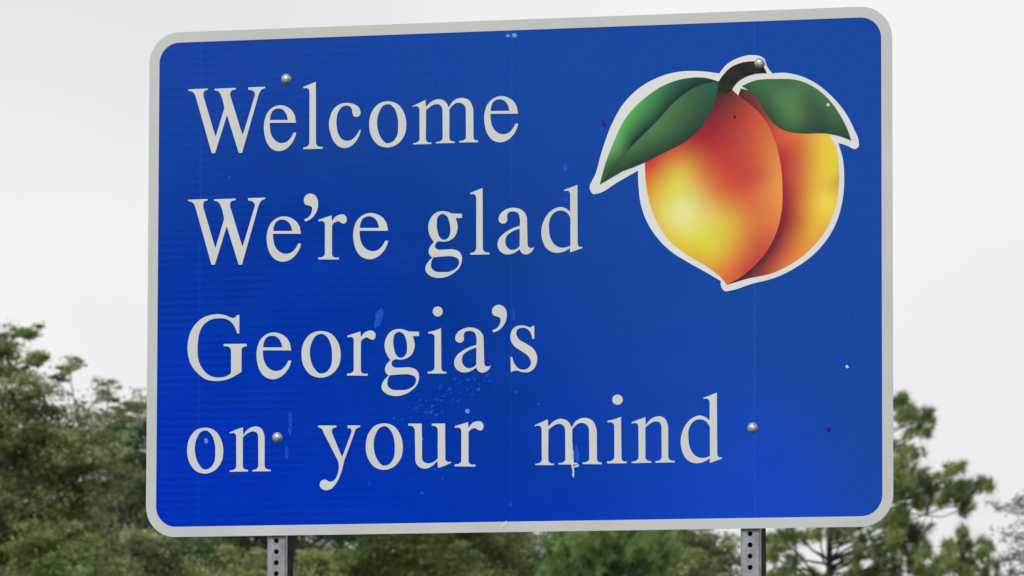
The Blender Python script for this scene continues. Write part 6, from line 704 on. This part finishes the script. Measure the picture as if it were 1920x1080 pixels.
def broadleaf(name, label, base_px, Y, blobs, mat, leaf=0.065, dens=1.0, group="trees beyond the sign", cat="tree", low=None, trunk_r=0.13, loose=1.0, leaves=1.0):
    """blobs: (x, y, rx, ry) lobes of the crown in frame pixels at depth Y; the tree stands on the ground below base_px"""
    px = Y / FOCAL_PX
    foot = at(base_px, 1700, Y); foot[2] = -0.05
    root = empty(name, tuple(foot)); tag(root, label, cat, group)
    segs = []
    cents = []
    lobes = [(at(x, y, Y) + np.array((0, R.uniform(-0.35, 0.35), 0)), rx * px, ry * px) for x, y, rx, ry in blobs]
    topz = max(c[2] for c, _, _ in lobes)
    ctr = np.mean([c for c, _, _ in lobes], axis=0)
    trunk_top = np.array((foot[0] * 0.4 + ctr[0] * 0.6, foot[1] * 0.4 + ctr[1] * 0.6, foot[2] + (topz - foot[2]) * 0.72))
    tr = bent(foot, trunk_top, trunk_r, trunk_r * 0.35, 6, 0.03)
    segs += tr
    for c, rx, rz in lobes:
        j = R.integers(2, 6)
        st = tr[j][0]
        if st[2] > c[2]: st = tr[max(0, j - 2)][0]
        segs += bent(st, c, trunk_r * 0.34, 0.012 * min(1.0, rx / 0.25), 5, 0.09)
        ry = max(0.5, (rx + rz) * 0.6)
        # boughs: tight leafy sprays over the lobe, brighter and darker ones, with gaps between them
        nb = int(max(5 if leaves > 0.5 else 3, dens * 9 * (rx * rz + rx * ry + rz * ry)))
        d = R.normal(0, 1, (nb, 3)); d[:, 1] -= 0.25; d /= np.linalg.norm(d, axis=1)[:, None]
        bc = c + d * R.uniform(0.55, 1.0, (nb, 1)) * np.array((rx, ry, rz))
        for k in range(nb):
            segs += bent(c, bc[k], 0.016 * min(1.0, rx / 0.3), 0.004, 3, 0.09)
            br = R.uniform(0.16, 0.30) * loose * min(1.0, max(0.35, min(rx, rz) / 0.42))
            for q in range(int(R.integers(3, 6))):
                sc_ = bc[k] + R.normal(0, 1, 3) * np.array((br, br, br * 0.55)) * 0.75
                m_ = int(R.integers(70, 130) * leaves * min(1.0, max(0.4, min(rx, rz) / 0.42)))
                sg = br * R.uniform(0.28, 0.5)
                cents.append(sc_ + R.normal(0, 1, (m_, 3)) * np.array((sg * 1.3, sg * 1.3, sg * 0.5)))
                if q < 2: segs.append((bc[k], sc_, 0.005, 0.002))
    V, F = leaf_quads(np.vstack(cents) - foot, leaf)
    from_np("crown", V, F, mat, root)
    V, F = tubes(segs)
    from_np("trunk", V - foot, F, bark.m, root, smooth=True)
    return root


def needles(tips, dirs, n, length, width):
    """needle tufts round the end of each shoot"""
    V, F = [], []
    m_ = len(tips)
    tip = np.repeat(tips, n, 0); dr = np.repeat(dirs, n, 0)
    s = R.uniform(0, 1, (m_ * n, 1))
    org = tip - dr * s * length * 1.1
    spread = R.normal(0, 1, (m_ * n, 3))
    d = dr * R.uniform(0.35, 1.1, (m_ * n, 1)) + spread * 0.62
    d /= np.linalg.norm(d, axis=1)[:, None]
    L = length * R.uniform(0.65, 1.15, (m_ * n, 1))
    side = np.cross(d, R.normal(0, 1, (m_ * n, 3))); side /= np.linalg.norm(side, axis=1)[:, None]
    side *= width * R.uniform(0.6, 1.2, (m_ * n, 1))
    end = org + d * L - np.array((0, 0, 1)) * L * 0.10
    V = np.stack([org - side * 0.5, org + side * 0.5, end], 1).reshape(-1, 3)
    i = np.arange(m_ * n) * 3
    return V, np.stack([i, i + 1, i + 2], 1)


def pine(name, label, base_px, Y, top_y, tufts, mat, extra=26, group="trees beyond the sign", trunk_r=0.11, spread=1.5, tuft_r=0.15, shoots=8, nneedle=95):
    """tufts: (x, y[, size]) branch-end clusters in frame pixels at depth Y, plus further whorls up and down the trunk"""
    foot = at(base_px, 1700, Y); foot[2] = -0.05
    root = empty(name, tuple(foot)); tag(root, label, "tree", group)
    top = at(base_px, top_y, Y)
    tr = bent(foot, top, trunk_r, 0.010, 9, 0.012)
    segs = list(tr)
    pts = []
    for t in tufts:
        p = at(t[0], t[1], Y) + np.array((0, R.uniform(-0.5, 0.5), 0))
        pts.append((p, t[2] if len(t) > 2 else 1.0))
    for i in range(extra):
        f = 0.35 + 0.65 * i / extra
        z = foot[2] + (top[2] - foot[2]) * f
        a = i * 2.4
        r = spread * (1.15 - f) ** 0.6 * R.uniform(0.6, 1.0)
        q = np.array((foot[0] + (top[0] - foot[0]) * f + r * math.cos(a) * 0.55, foot[1] + abs(r * math.sin(a)) + 0.2, z + r * 0.25))
        pts.append((q, 1.3))
    tips, dirs = [], []
    for p, sz in pts:
        # limb from the trunk, starting a little lower than the tuft
        zt = p[2] - R.uniform(0.15, 0.6)
        f = np.clip((zt - foot[2]) / (top[2] - foot[2]), 0.05, 0.97)
        k = min(8, int(f * 9)); s0 = tr[k]
        st = s0[0] + (s0[1] - s0[0]) * (f * 9 - k)
        segs += bent(st, p - np.array((0, 0, 0.03)), 0.020, 0.005, 5, 0.05)
        out_d = p - st; out_d /= np.linalg.norm(out_d) + 1e-6
        ns = max(3, int(shoots * sz))
        for j in range(ns):
            off = R.normal(0, 1, 3) * np.array((0.6, 0.6, 0.42)) * tuft_r * sz
            d = out_d * 0.5 + np.array((0, 0, 0.75)) + R.normal(0, 0.45, 3); d /= np.linalg.norm(d)
            tips.append(p + off); dirs.append(d)
            segs.append((p - out_d * 0.06, p + off, 0.006, 0.004))
    V, F = needles(np.array(tips), np.array(dirs), nneedle, 0.14, 0.010)
    from_np("crown", V - foot, F, mat, root)
    V, F = tubes(segs)
    from_np("trunk", V - foot, F, bark.m, root, smooth=True)
    return root


G1, G2 = "broadleaf trees beyond the sign", "pines beyond the sign"
broadleaf("broadleaf_tree", "tall olive green oak at the left edge of the view", -30, 88,
          [(-70, 680, 100, 75), (12, 645, 34, 26), (50, 625, 12, 8), (30, 745, 70, 60), (90, 760, 42, 45), (128, 697, 20, 20), (78, 680, 10, 10), (60, 840, 120, 90), (-60, 860, 150, 130),
           (140, 850, 55, 50), (150, 930, 85, 80), (20, 980, 150, 100), (120, 1050, 130, 80), (-80, 1080, 160, 140), (60, 1190, 190, 110), (-60, 1300, 200, 120)],
          M_OAK, group=G1, leaf=0.062, dens=1.5)
broadleaf("broadleaf_tree", "pale olive tree with thin airy top just left of the sign", 230, 96,
          [(205, 742, 20, 24), (262, 752, 20, 18), (190, 812, 38, 30), (232, 775, 20, 16), (240, 830, 55, 55), (280, 780, 50, 40), (230, 930, 80, 70), (320, 880, 90, 90), (300, 1040, 120, 90), (260, 1180, 140, 100)],
          M_OLIVE, group=G1, leaf=0.055, dens=1.05, loose=1.15)
broadleaf("evergreen_tree", "dark green tree close against the sign's lower left edge", 262, 91,
          [(258, 810, 30, 42), (215, 815, 14, 22), (262, 890, 42, 60), (300, 840, 60, 70), (290, 960, 60, 60), (330, 1040, 80, 60), (270, 1150, 100, 90)],
          M_DARK, group=G1, leaf=0.055, dens=1.5)
broadleaf("leafy_shrub", "fresh green bush at the lower left corner of the view", 90, 80,
          [(100, 1040, 70, 45), (60, 1090, 90, 60), (130, 1110, 80, 60), (80, 1220, 130, 100)],
          M_GREEN, group=G1, leaf=0.055, dens=1.6, cat="shrub", trunk_r=0.06)
broadleaf("leafy_shrub", "dull green bush under the sign's lower left corner", 270, 82,
          [(250, 1040, 60, 45), (310, 1060, 60, 50), (210, 1090, 70, 50), (270, 1180, 110, 90)],
          M_OAK, group=G1, leaf=0.05, dens=1.5, cat="shrub", trunk_r=0.06)
broadleaf("leafy_shrub", "yellow green bush around the foot of the left post in view", 480, 84,
          [(455, 1065, 42, 40), (500, 1080, 45, 40), (585, 1062, 34, 34), (540, 1120, 80, 50), (600, 1110, 50, 40), (430, 1120, 60, 50), (520, 1230, 110, 100)],
          M_YELLOW, group=G1, leaf=0.052, dens=1.6, cat="shrub", trunk_r=0.06)
broadleaf("broadleaf_tree", "dark dense tree behind the yellow green bush below the sign", 540, 100,
          [(380, 1010, 80, 60), (470, 980, 90, 70), (560, 1000, 80, 70), (640, 1010, 70, 60), (520, 1090, 160, 80), (400, 1110, 130, 80), (660, 1110, 90, 80), (540, 1230, 170, 110)],
          M_DARK, group=G1, leaf=0.06, dens=1.3)
broadleaf("broadleaf_tree", "mid green tree below the sign between the yellow bush and the dark gap", 760, 90,
          [(700, 1010, 60, 50), (780, 1030, 70, 55), (730, 1085, 90, 50), (830, 1090, 60, 50), (770, 960, 90, 60), (660, 1080, 45, 45), (760, 1200, 130, 100)],
          M_GREEN, group=G1, leaf=0.058, dens=1.5)
broadleaf("broadleaf_tree", "dull olive tree below the middle of the sign", 890, 94,
          [(880, 1030, 60, 50), (930, 1060, 60, 55), (880, 960, 90, 70), (860, 1100, 70, 50), (960, 1010, 50, 50), (900, 1200, 120, 110)],
          M_OAK, group=G1, leaf=0.058, dens=1.5)
broadleaf("broadleaf_tree", "shadowy dark tree standing behind the bright green pine", 1040, 104,
          [(980, 1020, 70, 70), (1080, 980, 100, 80), (1180, 1000, 90, 80), (1270, 1020, 70, 70), (1040, 1110, 130, 70), (1200, 1110, 120, 70), (1330, 1060, 50, 60), (1120, 1230, 190, 110)],
          M_DARK, group=G1, leaf=0.065, dens=1.2)
broadleaf("broadleaf_tree", "deep green tree far back, closing the gaps in the oak at the left edge", 20, 118,
          [(-120, 900, 140, 110), (20, 860, 120, 100), (120, 920, 100, 90), (-40, 1020, 170, 110), (140, 1040, 130, 100), (40, 1180, 220, 120)],
          M_DARK, group=G1, leaf=0.075, dens=1.0)
broadleaf("broadleaf_tree", "deep green tree far back behind the mid green one below the sign", 760, 116,
          [(640, 1000, 110, 90), (760, 980, 120, 90), (880, 990, 110, 90), (960, 1050, 90, 80), (700, 1100, 150, 90), (860, 1110, 150, 90), (790, 1220, 220, 120)],
          M_DARK, group=G1, leaf=0.075, dens=1.0)
broadleaf("broadleaf_tree", "deep green tree far back behind the sign's lower left corner", 330, 114,
          [(250, 960, 90, 80), (340, 980, 110, 90), (430, 1000, 100, 80), (300, 1080, 130, 80), (420, 1100, 120, 80), (350, 1210, 180, 120)],
          M_DARK, group=G1, leaf=0.075, dens=1.0)
pine("pine_tree", "bright green young pine showing under the sign's lower edge", 1130, 86, 880,
     [(x + R.uniform(-8, 8), y + R.uniform(-6, 6), 1.15) for y in (1000, 1022, 1046, 1070, 1096, 1125) for x in range(1045 - int((y - 1000) * 0.25), 1255 + int((y - 1000) * 0.1), 26)],
     M_PINE_B, group=G2, extra=20)
broadleaf("broadleaf_tree", "olive green tree just left of the right post", 1320, 92,
          [(1275, 1020, 60, 48), (1335, 1030, 60, 48), (1372, 1046, 34, 34), (1300, 1085, 80, 50), (1365, 1085, 46, 44), (1260, 970, 70, 50), (1330, 1180, 110, 90)],
          M_OAK, group=G1, leaf=0.055, dens=1.5)
pine("pine_tree", "tall pine with dark trunk reaching out past the sign's right edge", 1556, 90, 640,
     [(1680, 745, .7), (1692, 742, .6), (1694, 770, .7), (1704, 777, .8), (1744, 770, .8), (1738, 776, .6), (1715, 764, .5), (1722, 800, .35), (1735, 808, .3), (1700, 812, .3),
      (1680, 832, .6), (1690, 850, .6), (1702, 842, .5), (1718, 845, .4),
      (1685, 872, 1), (1690, 895, 1), (1712, 880, .9), (1700, 915, 1), (1725, 893, .8), (1740, 900, .9), (1752, 915, .9), (1768, 905, .8), (1778, 920, 1), (1790, 876, .7), (1796, 872, .6), (1796, 915, .9),
      (1806, 930, .9), (1820, 905, .8), (1836, 902, .7), (1842, 908, .5), (1818, 942, .8), (1810, 950, .6), (1738, 940, .5), (1728, 930, .5), (1770, 938, .6), (1680, 915, .8),
      (1690, 958, 1.17), (1676, 968, 1.30), (1700, 975, 1.30), (1660, 985, 1.30), (1712, 990, 1.30), (1690, 1000, 1.30), (1725, 1008, 1.17), (1664, 1015, 1.30), (1700, 1022, 1.30), (1640, 1035, 1.17), (1735, 1030, 1.17), (1675, 1045, 1.30), (1710, 1050, 1.30),
      (1645, 1066, 1.17), (1690, 1075, 1.30), (1730, 1066, 1.30), (1620, 1005, 1.04), (1610, 1030, 0.78), (1600, 1072, 0.78), (1650, 1095, 1.30), (1710, 1100, 1.30),
      (1480, 1000, .8), (1462, 1008, .7), (1505, 998, .7), (1530, 990, .8), (1450, 1030, .5), (1490, 1050, .6), (1470, 1068, .8), (1520, 1072, .6), (1455, 1085, .8), (1500, 1100, 1), (1560, 985, .8), (1590, 992, .7), (1605, 1050, .4), (1440, 1012, .5),
      (1540, 900, 1.2), (1480, 860, 1.2), (1600, 880, 1.2), (1620, 800, 1.2), (1560, 760, 1.2), (1500, 780, 1.2), (1580, 690, 1.2), (1540, 660, 1), (1640, 930, 1.1), (1640, 850, 1)],
     M_PINE, group=G2, extra=0, trunk_r=0.14)
pine("pine_tree", "shorter pine behind the tall one near the lower right corner", 1800, 95, 1010,
     [(1798, 998, .7), (1792, 1012, .8), (1812, 1020, .8), (1778, 1020, .7), (1848, 1010, .7), (1852, 1025, .7), (1842, 1040, .8), (1770, 1045, .9), (1800, 1045, 1), (1825, 1055, .9), (1755, 1060, .9), (1785, 1072, 1), (1850, 1066, .8), (1815, 1080, 1), (1750, 1090, 1), (1840, 1095, 1),
      (1770, 1120, 1), (1820, 1120, 1), (1868, 1085, .6), (1875, 1050, .4)],
     M_PINE, group=G2, extra=10, trunk_r=0.08)


def airy_tree(label, base_px, Y, limbs, mat):
    """an open tree: long forking limbs in frame pixels with small leaves strung along their outer ends"""
    foot = at(base_px, 1700, Y); foot[2] = -0.05
    root = empty("broadleaf_tree", tuple(foot)); tag(root, label, "tree", G1)
    top = at(base_px + 10, 860, Y)
    segs = bent(foot, top, 0.09, 0.02, 8, 0.015)
    cents = []
    for limb in limbs:
        P = [at(x, y, Y) + np.array((0, R.uniform(-0.25, 0.25), 0)) for x, y in limb]
        for i in range(len(P) - 1):
            f0, f1 = i / (len(P) - 1), (i + 1) / (len(P) - 1)
            segs += bent(P[i], P[i + 1], 0.020 * (1 - f0) + 0.003, 0.020 * (1 - f1) + 0.003, 3, 0.06)
            for k in range(int(4 + 9 * f1)):
                o = P[i] + (P[i + 1] - P[i]) * R.uniform(0, 1)
                q = o + R.normal(0, 1, 3) * np.array((0.07, 0.10, 0.05))
                segs.append((o, q, 0.003, 0.0015))
                cents.append(q + R.normal(0, 1, (int(R.integers(8, 22)), 3)) * np.array((0.045, 0.06, 0.028)))
    V, F = leaf_quads(np.vstack(cents) - foot, 0.05)
    from_np("crown", V, F, mat, root)
    V, F = tubes(segs)
    from_np("trunk", V - foot, F, bark.m, root, smooth=True)


broadleaf("broadleaf_tree", "dark bluish green tree in the gap between the right post and the pine trunk", 1470, 112,
          [(1440, 1010, 30, 24), (1490, 1002, 34, 22), (1455, 1050, 26, 26), (1500, 1078, 44, 26), (1440, 1095, 44, 30), (1545, 1100, 40, 30), (1610, 1090, 44, 34), (1480, 1160, 100, 60)],
          M_DARK, group=G1, leaf=0.06, dens=0.9, loose=0.8)
airy_tree("thin grey green tree with wispy leafy twigs at the right edge", 2120, 92,
          [[(2118, 1010), (2040, 985), (1960, 962), (1905, 962), (1858, 946)], [(1990, 968), (1940, 948), (1908, 944), (1925, 925)],
           [(2118, 1060), (2030, 1030), (1950, 1012), (1915, 1008), (1885, 1000)], [(1960, 1014), (1925, 1030), (1905, 1042)],
           [(2116, 1120), (2020, 1085), (1940, 1062), (1905, 1052), (1880, 1046)], [(1950, 1066), (1910, 1076), (1875, 1082)], [(1990, 1076), (1940, 1095), (1890, 1104)],
           [(2120, 960), (2060, 920), (2010, 900)], [(2120, 900), (2160, 860), (2190, 840)], [(2122, 980), (2190, 940), (2240, 930)], [(2122, 1050), (2200, 1010), (2260, 1000)]],
          M_GREY)



# trees on the other side of the road, behind the viewer: the sign's glossy film mirrors them
def far_side_tree(name, label, ang, dist, width, height, mat, dens):
    a = math.radians(ang)
    c = np.array((0.0, 15.66, 0.0)) + dist * np.array((-math.sin(a), -math.cos(a), 0.0))
    root = empty(name, tuple(c)); tag(root, label, "tree", "trees behind the viewer")
    segs = bent(np.zeros(3), np.array((0, 0, height * 0.75)), 0.2, 0.06, 6, 0.02)
    cents = []
    for i in range(int(150 * dens)):
        d = R.normal(0, 1, 3); d /= np.linalg.norm(d)
        p = np.array((d[0] * width * 0.42, d[1] * width * 0.42, height * 0.54 + d[2] * height * 0.40)) * R.uniform(0.75, 1.0, 1)
        segs += bent(np.array((0, 0, height * 0.4)), p, 0.05, 0.01, 3)
        cents.append(p + R.normal(0, 1, (260, 3)) * width * 0.05)
    V, F = leaf_quads(np.vstack(cents), 0.19)
    from_np("crown", V, F, mat, root)
    V, F = tubes(segs)
    from_np("trunk", V, F, bark.m, root, smooth=True)


far_side_tree("broadleaf_tree", "round dark tree behind the viewer, mirrored in the sign's left half", 35.7, 28.0, 5.4, 7.0, M_DARK, 1.6)
far_side_tree("broadleaf_tree", "taller tree behind the viewer, left of the round one", 46.0, 33.0, 6.5, 8.2, M_DARK, 1.6)


# the wood goes on to both sides of the view
sources = [o for o in COL.objects if o.type == 'EMPTY' and o.get("category") == "tree" and o.get("group") in (G1, G2)]
for side, label, grp in ((-1, "tree of the wood further left, outside the view", "trees left of the view"), (1, "tree of the wood further right, outside the view", "trees right of the view")):
    for i in range(12):
        s = sources[(i * 5 + (3 if side > 0 else 0)) % len(sources)]
        c = s.copy(); COL.objects.link(c)
        c.location = (side * (12.5 + i * 2.1) + float(R.uniform(-0.5, 0.5)), 88 + (i % 3) * 8 + float(R.uniform(-2, 2)), s.location.z)
        c.rotation_euler = (0, 0, float(R.uniform(0, 6.28)))
        c["label"] = label; c["group"] = grp
        for ch in s.children:
            k = ch.copy(); COL.objects.link(k); k.parent = c
